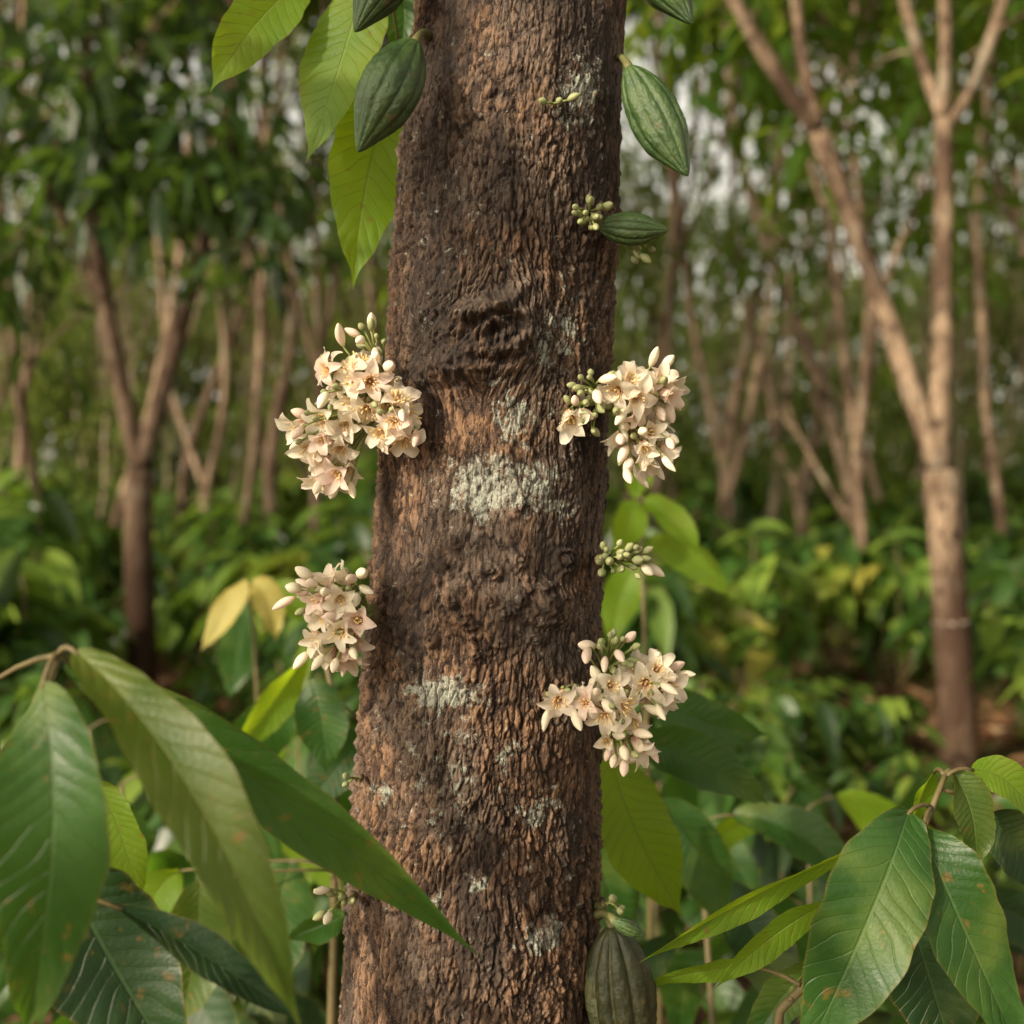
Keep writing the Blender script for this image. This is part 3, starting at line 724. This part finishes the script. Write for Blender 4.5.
leafy_thing('cacao_sapling', 'cacao plant with dull green drooping leaves', 'plant', (at(330, 512, 1.55).x, 1.55, 0),
    [([Vector((at(330, 512, 1.55).x, 1.55, 0)), at(330, 1100, 1.53), at(335, 860, 1.52), nl, at(320, 640, 1.5)], .008, .003)],
    [(at(310, 680, 1.46), at(322, 722, 1.45), at(326, 775, 1.45), px(52, 1.45), .2, M_leaf, nl, .2),
     (at(372, 735, 1.5), at(335, 770, 1.48), at(300, 822, 1.47), px(52, 1.48), -.5, M_leaf, nl, .2),
     (at(306, 655, 1.6), at(272, 705, 1.6), at(232, 762, 1.6), px(40, 1.6), .6, M_leaf_young, at(320, 640, 1.5), .2),
     (at(300, 700, 1.65), at(250, 745, 1.65), at(215, 800, 1.65), px(60, 1.65), .5, M_leaf, at(330, 740, 1.5), .2),
     (at(345, 915, 1.35), at(315, 928, 1.35), at(282, 940, 1.35), px(36, 1.35), .4, M_leaf, at(335, 860, 1.5), .2),
     (at(200, 880, 1.45), at(195, 950, 1.45), at(178, 1030, 1.45), px(70, 1.45), .1, M_leaf_olive, at(330, 870, 1.5), .2),
     (at(180, 870, 1.5), at(150, 905, 1.5), at(138, 960, 1.5), px(60, 1.5), .1, M_leaf_young, at(330, 860, 1.5), .2),
     (at(290, 860, 1.5), at(270, 930, 1.5), at(245, 1010, 1.5), px(80, 1.5), .1, M_leaf, at(330, 870, 1.5), .2)])
ny = at(250, 590, 2.3)
leafy_thing('cacao_sapling', 'thin sapling with yellowing drooping leaves', 'plant', (at(262, 512, 2.4).x, 2.4, 0),
    [([Vector((at(262, 512, 2.4).x, 2.4, 0)), at(265, 900, 2.4), at(258, 700, 2.35), ny], .008, .003)],
    [(at(246, 580, 2.28), at(226, 612, 2.26), at(200, 652, 2.26), px(30, 2.27), -.3, M_leaf_yellow, ny, .2),
     (at(252, 582, 2.28), at(268, 602, 2.27), at(276, 642, 2.27), px(34, 2.27), .3, M_leaf_yellow, ny, .2),
     (at(262, 590, 2.4), at(290, 600, 2.4), at(318, 625, 2.4), px(36, 2.4), .4, M_leaf_young, ny, .2),
     (at(240, 600, 2.4), at(238, 650, 2.4), at(228, 700, 2.4), px(40, 2.4), .3, M_leaf, ny, .2)])
np2 = at(640, 500, 2.0)
leafy_thing('cacao_sapling', 'taller sapling with pale green spreading leaves', 'plant', (at(652, 512, 2.1).x, 2.1, 0),
    [([Vector((at(652, 512, 2.1).x, 2.1, 0)), at(650, 900, 2.1), at(645, 650, 2.05), np2], .006, .003)],
    [(at(636, 500, 1.98), at(628, 525, 1.97), at(612, 566, 1.97), px(36, 2), .3, M_leaf_young, np2, .2),
     (at(644, 500, 1.98), at(672, 520, 1.97), at(700, 556, 1.97), px(34, 2), .3, M_leaf_young, np2, .2),
     (at(640, 498, 2.05), at(640, 480, 2.07), at(655, 455, 2.1), px(26, 2), .2, M_leaf_young, np2, .2),
     (at(648, 540, 2.05), at(690, 560, 2.05), at(735, 600, 2.05), px(36, 2), .3, M_leaf_young, at(642, 540, 2.02), .2),
     (at(640, 560, 2.05), at(620, 600, 2.05), at(612, 650, 2.05), px(40, 2), -.2, M_leaf_young, at(642, 560, 2.02), .2)])

def seedling(x, y, H, seed, label):
    r_ = random.Random(seed); base = Vector((x, y, 0)); tp = Vector((x+r_.uniform(-.06, .06), y, H))
    L = []
    n_ = 11
    for i in range(n_):
        f_ = 1-i/n_*.55; nd_ = base.lerp(tp, f_)
        a = i*2.4+r_.uniform(-.4, .4); o = Vector((math.cos(a), math.sin(a)*.8-.15, 0))
        b = nd_+o*.05+Vector((0, 0, .02)); ln = r_.uniform(.22, .31)
        m = b+o*ln*.42+Vector((0, 0, -.02-.05*r_.random())); t = b+o*ln*.72+Vector((0, 0, -ln*r_.uniform(.45, .75)))
        L.append((b, m, t, ln*r_.uniform(.27, .34), r_.uniform(-.5, .5), r_.choice([M_leaf, M_leaf, M_leaf_dark, M_leaf_young if i < 2 else M_leaf]), nd_, .2))
    leafy_thing('cacao_sapling', label, 'plant', base, [([base, base.lerp(tp, .5)+Vector((.015, 0, 0)), tp], .008, .0035)], L)
for (u, d, H, sd_) in [(150, 1.75, .98, 1), (60, 2.1, 1.0, 2), (235, 1.95, .86, 3), (720, 1.75, .92, 4), (800, 2.0, .88, 5), (900, 1.7, .80, 6), (980, 2.3, .84, 7), (660, 2.3, .98, 8), (300, 2.5, .9, 9)]:
    seedling((u-512)/F*d, d, H, sd_, ['knee-high cacao seedling with big ribbed drooping leaves', 'young cacao seedling with dark glossy hanging leaves', 'cacao seedling with broad drooping green leaves'][sd_ % 3])

# ------------------------------------------------------------------ ground
gx = np.concatenate([-np.geomspace(90, 4, 40), np.linspace(-3.9, 3.9, 90), np.geomspace(4, 90, 40)])
gy = np.concatenate([np.linspace(-40, -2, 20), np.linspace(-1.8, 14, 160), np.geomspace(14.3, 160, 60)])
GY, GX = np.meshgrid(gy, gx, indexing='ij')
def gz(x, y):
    x = np.asarray(x, float); y = np.asarray(y, float)
    return .06*fbm(x*.5, y*.5, x*0, 3, 3)+.02*fbm(x*4, y*4, x*0, 3, 8)-.02
GZ = gz(GX, GY)
g = bpy.data.objects.new('ground', mesh_np('ground', np.stack([GX, GY, GZ], -1).reshape(-1, 3), grid_quads(len(gy), len(gx)), None, [M_ground]))
COL.objects.link(g); g['kind'] = 'structure'; g['label'] = 'forest floor of reddish earth and dry leaves'
def stuff(name, label, me):
    o = bpy.data.objects.new(name, me); COL.objects.link(o); o['kind'] = 'stuff'; o['label'] = label; o['category'] = name.replace('_', ' '); return o
def in_clear(x, y):
    return ((x > .19*y) & (x < .52*y) & (y > 4.4) & (y < 8.0)) | ((x < -.17*y) & (x > -.44*y) & (y > 4.4) & (y < 8.8))
r = np.random.default_rng(77)
n = 22000; y = 1.5+18*r.random(n)**.8; x = (r.random(n)-.5)*(y*1.3+2)
P = np.stack([x, y, gz(x, y)+.008+.02*r.random(n)], -1)
a = r.random(n)*6.28; D = np.stack([np.cos(a), np.sin(a), r.normal(0, .18, n)], -1)
L = r.uniform(.06, .22, n)
V, Q, A = leaves_np(P, D, L, L*.2, droop=.05, fold=.3, roll=.25, seed=9)
stuff('leaf_litter', 'dry reddish brown fallen leaves covering the ground', mesh_np('litter', V, Q, A, [M_litter]))
n = 22000; y = 2.5+30*r.random(n)**.9; x = (r.random(n)-.5)*(y*1.4+2)
fv = fbm(x*.6, y*.6, x*0, 3, 91); fv2 = fbm(x*1.6, y*1.6, x*0, 2, 95)
keep = (fv > .02) & ~(in_clear(x, y) & (fv < .3)) | (in_clear(x, y) & (fv2 > .22))
x, y = x[keep], y[keep]; n = len(x)
P = np.stack([x, y, gz(x, y)+.35*r.random(n)**1.5], -1)
a = r.random(n)*6.28; D = np.stack([np.cos(a), np.sin(a), r.normal(.2, .4, n)], -1); L = r.uniform(.07, .24, n)
V, Q, A = leaves_np(P, D, L, L*.26, seed=19)
stuff('ground_cover', 'low green herbs spreading over the forest floor', mesh_np('herbs', V, Q, A, [M_herb]))

# ------------------------------------------------------------------ shrubs
T7 = (0, .15, .4, .65, .87, 1); U5 = (-1, -.5, 0, .5, 1)
def make_shrub(seed, H, Rr, nst, per, L0, mat):
    rr = random.Random(seed); parts = []; P = []; D = []
    for s_ in range(nst):
        a = rr.random()*6.28; b = Vector((math.cos(a)*.05, math.sin(a)*.05, 0))
        rad_ = Rr*rr.random()**.6; hh = H*rr.uniform(.75, 1)*math.sqrt(max(.1, 1-.75*(rad_/Rr)**2))
        tip = Vector((math.cos(a)*rad_, math.sin(a)*rad_, hh))
        mid = (b+tip)/2+Vector((rr.gauss(0, .05), rr.gauss(0, .05), .12*hh))
        pts = bez(b, mid, tip, 7); parts.append(tube(pts, (.012, .004), 6))
        for k in range(per):
            t = 1-rr.random()**1.4*.6; idx = min(int(t*6), 5); p = pts[idx].lerp(pts[idx+1], t*6-idx)
            aa = rr.random()*6.28; d = Vector((math.cos(aa), math.sin(aa), rr.uniform(-.7, .35)))
            P.append(tuple(p+Vector((rr.gauss(0, .03), rr.gauss(0, .03), rr.gauss(0, .03))))); D.append(tuple(d))
    V, Q, A, M = combine(parts); stem = mesh_np('stem', V, Q, A, [M_twig])
    r_ = np.random.default_rng(seed); n = len(P); L = r_.uniform(.7, 1.25, n)*L0
    V, Q, A = leaves_np(np.array(P), np.array(D), L, L*.21, droop=.45, fold=.3, ts=T7, us=U5, roll=.35, seed=seed)
    return stem, mesh_np('foliage', V, Q, A, [mat])
sp_ = [(1.15, .55, 10, 14, .26, M_shrub), (.95, .6, 11, 13, .25, M_shrub), (1.3, .5, 9, 14, .30, M_shrub), (.8, .5, 9, 12, .24, M_shrub), (1.05, .65, 13, 15, .22, M_shrub), (.7, .55, 11, 12, .22, M_shrub),
       (1.0, .5, 8, 12, .27, M_shrub_y), (.8, .45, 7, 11, .25, M_shrub_y)]
shrubs = [make_shrub(i+1, *p) for i, p in enumerate(sp_)]
slabels = ['leafy green cacao shrub growing from the forest floor', 'low spreading green shrub above dry leaf litter', 'tall bushy green shrub among slender trunks',
           'small green seedling bush on the forest floor', 'dense rounded green bush of drooping leaves', 'short leafy green undergrowth plant',
           'young shrub with bright yellow-green leaves', 'low seedling with yellowing and pale green leaves']
rr = random.Random(42); placed = []
def put_shrub(x, y, k, s, rz):
    e = thing('shrub', slabels[k], 'shrub', (x, y, float(gz(x, y))-.01), 'undergrowth shrubs beneath the trees')
    e.rotation_euler = (0, 0, rz); e.scale = (s, s, s)
    obj('stem', shrubs[k][0], e); obj('foliage', shrubs[k][1], e)
    placed.append((x, y))
for (u, d, k, s) in [(330, 3.0, 3, .95), (250, 3.3, 1, .95), (60, 3.2, 3, .9), (640, 3.1, 1, .9), (740, 3.6, 4, .75),
                     (-60, 5.4, 2, 1.2), (-20, 6.6, 0, 1.25), (10, 9.4, 2, 1.55), (60, 10.6, 2, 1.5), (200, 9.8, 4, 1.2), (330, 5.5, 4, 1.1), (262, 6.6, 0, .9), (650, 6.0, 0, 1.1), (700, 7.0, 6, 1.15), (750, 8.2, 0, 1.15), (680, 8.5, 2, 1.0), (620, 4.4, 4, .95), (830, 9.0, 6, 1.2),
                     (990, 8.6, 3, 1.3), (1060, 6.5, 1, 1.1), (780, 11, 4, 1.3), (890, 9.0, 0, 1.1), (700, 5.0, 7, 1.0), (790, 3.8, 5, .6), (1010, 3.4, 3, .7), (870, 11.5, 7, 1.4), (40, 4.2, 7, .8), (300, 8.5, 6, 1.3), (-10, 4.0, 4, .95),
                     (220, 10.8, 0, 1.4), (270, 10.5, 2, 1.3), (150, 11.5, 6, 1.3), (-20, 7.8, 4, 1.4), (345, 9, 2, 1.3), (640, 10, 2, 1.3), (700, 12, 0, 1.5), (850, 13, 2, 1.3), (990, 12, 4, 1.4),
                     (845, 6.4, 5, .8), (780, 5.6, 3, .85), (900, 5.0, 5, .55)]:
    put_shrub((u-512)/F*d, d, k, s, rr.random()*6.28)
tries = 0
while len(placed) < 141 and tries < 6000:
    tries += 1
    y = 4.5+22*rr.random()**1.1; x = rr.uniform(-.62, .62)*y
    if in_clear(np.array(x), np.array(y)): continue
    if abs(x/y+.327) < .10 and y < 9.5: continue
    if any((x-a)**2+(y-b)**2 < (.7+.03*y)**2 for a, b in placed): continue
    put_shrub(x, y, rr.choice([0, 1, 2, 3, 4, 5, 6, 7, 0, 1, 2, 4]), rr.uniform(.8, 1.35)*(1+.012*y), rr.random()*6.28)
tries = 0
while len(placed) < 226 and tries < 6000:
    tries += 1
    y = 19+25*rr.random(); x = rr.uniform(-.56, .56)*y
    if any((x-a)**2+(y-b)**2 < 1.2**2 for a, b in placed): continue
    put_shrub(x, y, rr.choice([0, 1, 2, 4, 6]), rr.uniform(1.7, 3.0), rr.random()*6.28)

# ------------------------------------------------------------------ background trees
def trunk_mesh(limbs, org=Vector((0, 0, 0)), sides=10, mat=M_bark_bg):
    parts = [tube([p-org for p in pts], (r0, r1), sides) for pts, r0, r1 in limbs]
    V, Q, A, M = combine(parts)
    h_ = fbm(V[:, 0]*6, V[:, 1]*6, V[:, 2]*3, 2, 7)*.012
    V = V+np.stack([h_, -h_, 0*h_], -1)*.7
    return mesh_np('trunk', V, Q, A, [mat])
def remat(me_, m_):
    c_ = me_.copy(); c_.materials.clear(); c_.materials.append(m_); return c_
protos = []
for i in range(8):
    rr2 = random.Random(100+i); limbs = []; tips = []
    ht = [3.0, 4.4, 2.4, 3.6, 5.2, 3.3, 4.6, 5.6][i]; r0 = [.085, .08, .09, .075, .08, .08, .06, .055][i]
    lean = Vector((rr2.uniform(-.18, .18), rr2.uniform(-.18, .18), 1)).normalized()
    pts = [Vector((0, 0, -.05))]; d = lean
    for j in range(9):
        d = (d+Vector((rr2.gauss(0, .07), rr2.gauss(0, .07), .03))).normalized(); pts.append(pts[-1]+d*ht/9)
    limbs.append((pts, r0*1.1, r0*.78))
    if i % 2 == 0:
        a = rr2.random()*6.28
        grow(pts[5], Vector((math.cos(a)*.7, math.sin(a)*.7, 1)).normalized(), 1.8, r0*.4, 3, 4, rr2, limbs, tips, .08, .1)
    a0 = rr2.random()*6.28
    for j in range(2 if i % 3 else 3):
        a = a0+j*(2.7 if i % 3 else 2.1)
        nd_ = (d+Vector((math.cos(a), math.sin(a), 0))*rr2.uniform(.1, .38)).normalized()
        grow(pts[-1] if j else pts[-2], nd_, rr2.uniform(2.4, 3.9), r0*rr2.uniform(.5, .7), 1, 4, rr2, limbs, tips, .10, .08)
    limbs = [l for l in limbs if l[1] > .013]
    t1 = [t for t in tips if t.z > 4.0]; t2 = [t for t in tips if 3.2 < t.z < 7.8]; t3 = [t for t in tips if t.z >= 7.8]
    rr2.shuffle(t1); t1 = t1[:int(len(t1)*.66)]; rr2.shuffle(t3); t3 = t3[:len(t3)//3]
    for j in range(14):
        q = limbs[rr2.randrange(min(5, len(limbs)))][0][rr2.randrange(3, 6)]
        t2.append(q+Vector((rr2.gauss(0, .6), rr2.gauss(0, .6), rr2.gauss(0, .5))))
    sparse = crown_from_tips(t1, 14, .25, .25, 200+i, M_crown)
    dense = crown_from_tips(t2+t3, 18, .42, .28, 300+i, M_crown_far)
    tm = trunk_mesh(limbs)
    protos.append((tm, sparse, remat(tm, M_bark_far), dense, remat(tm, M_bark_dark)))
tlabels = ['slender pale-barked tree forking low with leafy crown', 'tall slim plantation tree with high green crown', 'branching brown tree with spreading leafy limbs',
           'thin forked tree with airy green canopy', 'straight high-stemmed tree with dense crown', 'leaning slender tree with forked limbs', 'very thin tall tree with open crown', 'thin straight pole-like tree with high crown']
tplaced = []
def put_tree(x, y, k, s, rz):
    e = thing('tree', tlabels[k], 'tree', (x, y, float(gz(x, y))), 'plantation shade trees')
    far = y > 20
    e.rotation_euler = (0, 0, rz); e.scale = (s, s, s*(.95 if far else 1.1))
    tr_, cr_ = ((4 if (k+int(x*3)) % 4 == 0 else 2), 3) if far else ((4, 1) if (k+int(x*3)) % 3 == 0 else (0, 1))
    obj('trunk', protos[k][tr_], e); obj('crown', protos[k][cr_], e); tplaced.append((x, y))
def custom_tree(label, limbs_, seed, per=26, leafL=.25, maxd=3, tiplen=1.3, sprays=(), mat=M_crown, band=None, bark=M_bark_bg):
    org = Vector(limbs_[0][0][0]); rr2 = random.Random(seed); limbs = []; tips = []
    for pts, r0, r1, spawn in limbs_:
        P = [Vector(p) for p in pts]
        Q_ = []
        for i in range(len(P)-1):
            a_ = P[max(i-1, 0)]; b_ = P[i]; c_ = P[i+1]; d_ = P[min(i+2, len(P)-1)]
            for t in (0, .25, .5, .75):
                Q_.append(.5*((2*b_)+(c_-a_)*t+(2*a_-5*b_+4*c_-d_)*t*t+(3*b_-a_-3*c_+d_)*t**3))
        Q_.append(P[-1]); limbs.append((Q_, r0, r1))
        if spawn:
            d = (Q_[-1]-Q_[-4]).normalized()
            for j in range(3):
                a = j*2.1+rr2.random(); nd_ = (d+Vector((math.cos(a), math.sin(a), .1))*.5).normalized()
                grow(Q_[-1], nd_, tiplen*rr2.uniform(.8, 1.2), r1*.8, 4-maxd, 3, rr2, limbs, tips)
    allp = [p for l in limbs for p in l[0] if p.z > 2.2]
    for (c, rad_, n_) in sprays:
        for j in range(n_):
            p = Vector(c)+Vector((rr2.gauss(0, rad_[0]), rr2.gauss(0, rad_[1]), rr2.gauss(0, rad_[2])))
            near = min(allp, key=lambda q: (q-p).length+max(0, p.z-q.z)*.3)
            mid = near.lerp(p, .5)+Vector((0, 0, .15))
            limbs.append((bez(near, mid, p, 6), .012, .005)); tips.append(p)
    e = thing('tree', label, 'tree', org, 'plantation shade trees')
    obj('trunk', trunk_mesh(limbs, org, 12, bark), e)
    obj('crown', crown_from_tips(tips, per, .24, leafL, seed, mat, org), e)
    if band:
        bz, brad = band; tp = limbs[0][0]
        i = min(range(len(tp)-1), key=lambda i: abs(tp[i].z-bz)); a_, b_ = tp[i], tp[i+1]; dd_ = (b_-a_).normalized(); q = a_+dd_*((bz-a_.z)/dd_.z)
        V, Q, A = tube([q-org-dd_*.010, q-org, q-org+dd_*.010], [brad, brad*1.01, brad], 18)
        obj('band', mesh_np('band', V, Q, A, [M_band]), e)
    tplaced.append((org.x, org.y))
D1 = 6.2
custom_tree('brown tree forking into two long pale limbs',
    [([Vector((at(957, 512, D1).x, D1, -.05)), at(957, 700, D1), at(948, 580, D1), at(940, 470, D1)], .108, .085, False),
     ([at(940, 470, D1), at(915, 400, D1), at(885, 315, D1), at(850, 215, D1-.1), at(818, 130, D1-.2)], .064, .048, False),
     ([at(818, 130, D1-.2), at(780, 80, D1-.3), at(735, 0, D1-.4), at(690, -90, D1-.5), at(650, -200, D1-.5)], .045, .03, True),
     ([at(818, 130, D1-.2), at(800, 40, D1), at(790, -80, D1+.2)], .035, .028, True),
     ([at(940, 470, D1), at(940, 380, D1), at(944, 250, D1+.1), at(944, 120, D1+.2)], .060, .050, False),
     ([at(944, 120, D1+.2), at(925, 70, D1+.3), at(900, -10, D1+.4), at(880, -120, D1+.5)], .038, .03, True),
     ([at(944, 120, D1+.2), at(946, 30, D1), at(942, -90, D1-.2)], .038, .03, True),
     ([at(944, 130, D1+.2), at(972, 85, D1+.2), at(1000, 10, D1+.2), at(1030, -100, D1+.1)], .038, .03, True)], 5, per=16,
    sprays=[(at(760, 10, 7.2), (.6, .5, .25), 10), (at(920, 20, 7.6), (.6, .5, .35), 12), (at(1020, 70, 7), (.3, .4, .35), 7), (at(690, 30, 7.6), (.3, .4, .25), 5)], band=(.80, .0980))
D2 = 8.4
custom_tree('dark brown tree with y-shaped fork and leafy crown',
    [([Vector((at(140, 512, D2).x, D2, -.05)), at(142, 650, D2), at(138, 540, D2), at(140, 470, D2)], .115, .098, False),
     ([at(140, 470, D2), at(120, 380, D2), at(100, 270, D2), at(88, 160, D2), at(85, 40, D2), at(70, -80, D2)], .070, .045, True),
     ([at(140, 470, D2), at(160, 400, D2), at(182, 320, D2), at(205, 240, D2), at(230, 140, D2), at(240, 20, D2)], .070, .045, True),
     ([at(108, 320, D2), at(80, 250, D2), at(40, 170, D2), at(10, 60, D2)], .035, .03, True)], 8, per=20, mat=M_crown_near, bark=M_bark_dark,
    sprays=[(at(40, 120, 7.8), (.38, .4, .42), 18), (at(225, 180, 7.6), (.36, .4, .28), 18), (at(120, 0, 8.0), (.7, .5, .25), 13), (at(10, 270, 8.6), (.2, .4, .2), 7), (at(130, 170, 8.8), (.25, .3, .25), 9)])
D3 = 14
custom_tree('slender leaning tree with long pale bent limb',
    [([Vector((at(860, 512, D3).x, D3, -.05)), at(858, 560, D3), at(850, 490, D3), at(825, 400, D3)], .10, .08, False),
     ([at(825, 400, D3), at(795, 320, D3), at(765, 240, D3), at(735, 130, D3), at(725, 0, D3)], .075, .045, True),
     ([at(848, 480, D3), at(866, 400, D3), at(880, 300, D3), at(920, 200, D3)], .055, .04, True)], 13, per=18, leafL=.28,
    sprays=[(at(760, 140, 14), (1.0, .8, .7), 10), (at(900, 200, 14), (.9, .8, .7), 10)])
D4 = 17
custom_tree('pale forked tree catching warm sunlight',
    [([Vector((at(735, 512, D4).x, D4, -.05)), at(733, 560, D4), at(726, 480, D4), at(735, 400, D4)], .12, .1, False),
     ([at(735, 400, D4), at(750, 330, D4), at(762, 270, D4), at(775, 180, D4), at(780, 60, D4)], .08, .05, True),
     ([at(726, 480, D4), at(708, 400, D4), at(690, 310, D4), at(680, 210, D4), at(665, 100, D4)], .07, .05, True)], 17, per=18, leafL=.28,
    sprays=[(at(700, 230, 17), (1.2, .8, 1.0), 18)])
D5 = 15
custom_tree('slim brown tree with crooked stem',
    [([Vector((at(275, 512, D5).x, D5, -.05)), at(275, 560, D5), at(270, 470, D5), at(285, 380, D5)], .10, .08, False),
     ([at(285, 380, D5), at(292, 320, D5), at(280, 240, D5), at(262, 140, D5), at(270, 20, D5)], .07, .045, True),
     ([at(270, 470, D5), at(255, 400, D5), at(262, 310, D5), at(240, 220, D5), at(230, 100, D5)], .055, .04, True)], 19, per=16, leafL=.28,
    sprays=[(at(290, 240, 15), (1.2, .8, .9), 12)], bark=M_bark_dark)
D6 = 19
custom_tree('pale spreading multi-stemmed tree with sunlit limbs',
    [([Vector((at(803, 512, D6).x, D6, -.05)), at(803, 530, D6), at(798, 490, D6)], .12, .1, False),
     ([at(798, 490, D6), at(775, 440, D6), at(768, 380, D6), at(740, 280, D6), at(730, 130, D6)], .07, .045, True),
     ([at(798, 490, D6), at(815, 440, D6), at(822, 370, D6), at(845, 260, D6), at(850, 120, D6)], .07, .045, True)], 23, per=18, leafL=.28,
    sprays=[(at(800, 270, 19), (1.7, .8, 1.0), 20)])
D7 = 18
custom_tree('thin tree with narrow v-shaped fork',
    [([Vector((at(205, 512, D7).x, D7, -.05)), at(205, 540, D7), at(206, 490, D7)], .11, .09, False),
     ([at(206, 490, D7), at(188, 440, D7), at(170, 380, D7), at(160, 260, D7), at(150, 120, D7)], .065, .045, True),
     ([at(206, 490, D7), at(220, 430, D7), at(226, 360, D7), at(215, 230, D7), at(225, 90, D7)], .065, .045, True)], 29, per=16, leafL=.28)
rr = random.Random(5)
for row in range(9):
    yy_ = 11.5+row*3.7
    nx = int(yy_*1.15/3.1)+2
    for c in range(nx):
        x = (c-(nx-1)/2)*3.1+rr.uniform(-1.2, 1.2)+(1.5 if row % 2 else 0); y = yy_+rr.uniform(-1.5, 1.5)
        if any((x-a)**2+(y-b)**2 < 1.8**2 for a, b in tplaced): continue
        put_tree(x, y, rr.randrange(8), rr.uniform(.78, 1.25), rr.random()*6.28)
# a few more slim stems standing between the rows
for (u, d, k, s_) in [(350, 12.5, 6, 1.0), (655, 13, 7, 1.05), (700, 15.5, 6, 1.1), (1000, 13, 7, 1.0), (900, 16.5, 6, 1.0), (40, 13, 7, 1.1), (240, 12, 7, .9), (90, 15, 6, 1.1)]:
    put_tree((u-512)/F*d, d, k, s_, u*.7)
put_tree(-4.3, 4.4, 1, .95, 1.0)  # this and the next two: unseen side trees added to cut overhead light
put_tree(3.6, 2.2, 4, .9, 4.0)
put_tree(5.4, 4.6, 1, .95, 2.0)

# ------------------------------------------------------------------ far woodland
r = np.random.default_rng(5)
nC = 700; th_ = r.uniform(-.72, .72, nC); dist = r.uniform(46, 66, nC)
C = np.stack([np.sin(th_)*dist, np.cos(th_)*dist, r.uniform(0, 1, nC)**1.1*12.5], -1)
per = 70
P = np.repeat(C, per, 0)+r.normal(0, 1, (nC*per, 3))*np.array([1.4, 1.5, .8]); P[:, 2] = np.abs(P[:, 2])
D = r.normal(0, 1, P.shape); D[:, 2] -= .5; L = r.uniform(.45, .9, len(P))
cl = np.repeat(r.random(nC), per)*.5+r.random(len(P))*.5
V, Q, A = leaves_np(P, D, L, L*.26, rs=cl, seed=31)
stuff('far_woodland', 'mass of green woodland, leaves tinted pale for haze, closing the view', mesh_np('woodland', V, Q, A, [M_far]))

# ------------------------------------------------------------------ light, sky, camera
SV = Vector((-.64, -.62, .46)).normalized()
w = bpy.data.worlds.new('World'); scene.world = w; w.use_nodes = True
nt = w.node_tree; sky = nt.nodes.new('ShaderNodeTexSky'); sky.sky_type = 'NISHITA'; sky.sun_disc = False
sky.sun_elevation = math.asin(SV.z); sky.sun_rotation = math.atan2(SV.x, SV.y) % (2*math.pi)
sky.dust_density = 4.0; sky.air_density = 1.0; sky.ozone_density = 1.0
hs = nt.nodes.new('ShaderNodeHueSaturation'); hs.inputs['Saturation'].default_value = .22; hs.inputs['Value'].default_value = 1.0
mm = nt.nodes.new('ShaderNodeMix'); mm.data_type = 'RGBA'; mm.blend_type = 'MULTIPLY'; mm.inputs[0].default_value = 1
mm.inputs[7].default_value = (1.10, 1.0, .82, 1)
tcw = nt.nodes.new('ShaderNodeTexCoord'); sx = nt.nodes.new('ShaderNodeSeparateXYZ'); mr = nt.nodes.new('ShaderNodeMapRange')
mr.interpolation_type = 'SMOOTHSTEP'; mr.inputs[1].default_value = .32; mr.inputs[2].default_value = .70; mr.inputs[3].default_value = .29; mr.inputs[4].default_value = .07
nt.links.new(tcw.outputs['Generated'], sx.inputs[0]); nt.links.new(sx.outputs[2], mr.inputs[0])
bg = nt.nodes['Background']
nt.links.new(sky.outputs[0], hs.inputs['Color']); nt.links.new(hs.outputs[0], mm.inputs[6]); nt.links.new(mm.outputs[2], bg.inputs[0])
nt.links.new(mr.outputs[0], bg.inputs[1])
sd = bpy.data.lights.new('sun', 'SUN'); sd.energy = 5.0; sd.angle = math.radians(.6); sd.color = (1, .85, .64)
so = bpy.data.objects.new('sun', sd); COL.objects.link(so); so.rotation_mode = 'QUATERNION'; so.rotation_quaternion = SV.to_track_quat('Z', 'Y')
so.location = SV*20
cd = bpy.data.cameras.new('camera'); cam = bpy.data.objects.new('camera', cd); COL.objects.link(cam)
cam.location = (0, 0, EYE); cam.rotation_euler = (math.radians(90), 0, 0)
cd.lens = 40; cd.sensor_width = 36; cd.clip_start = .05; cd.clip_end = 400
cd.dof.use_dof = True; cd.dof.focus_distance = .985; cd.dof.aperture_fstop = 3.5
scene.camera = cam
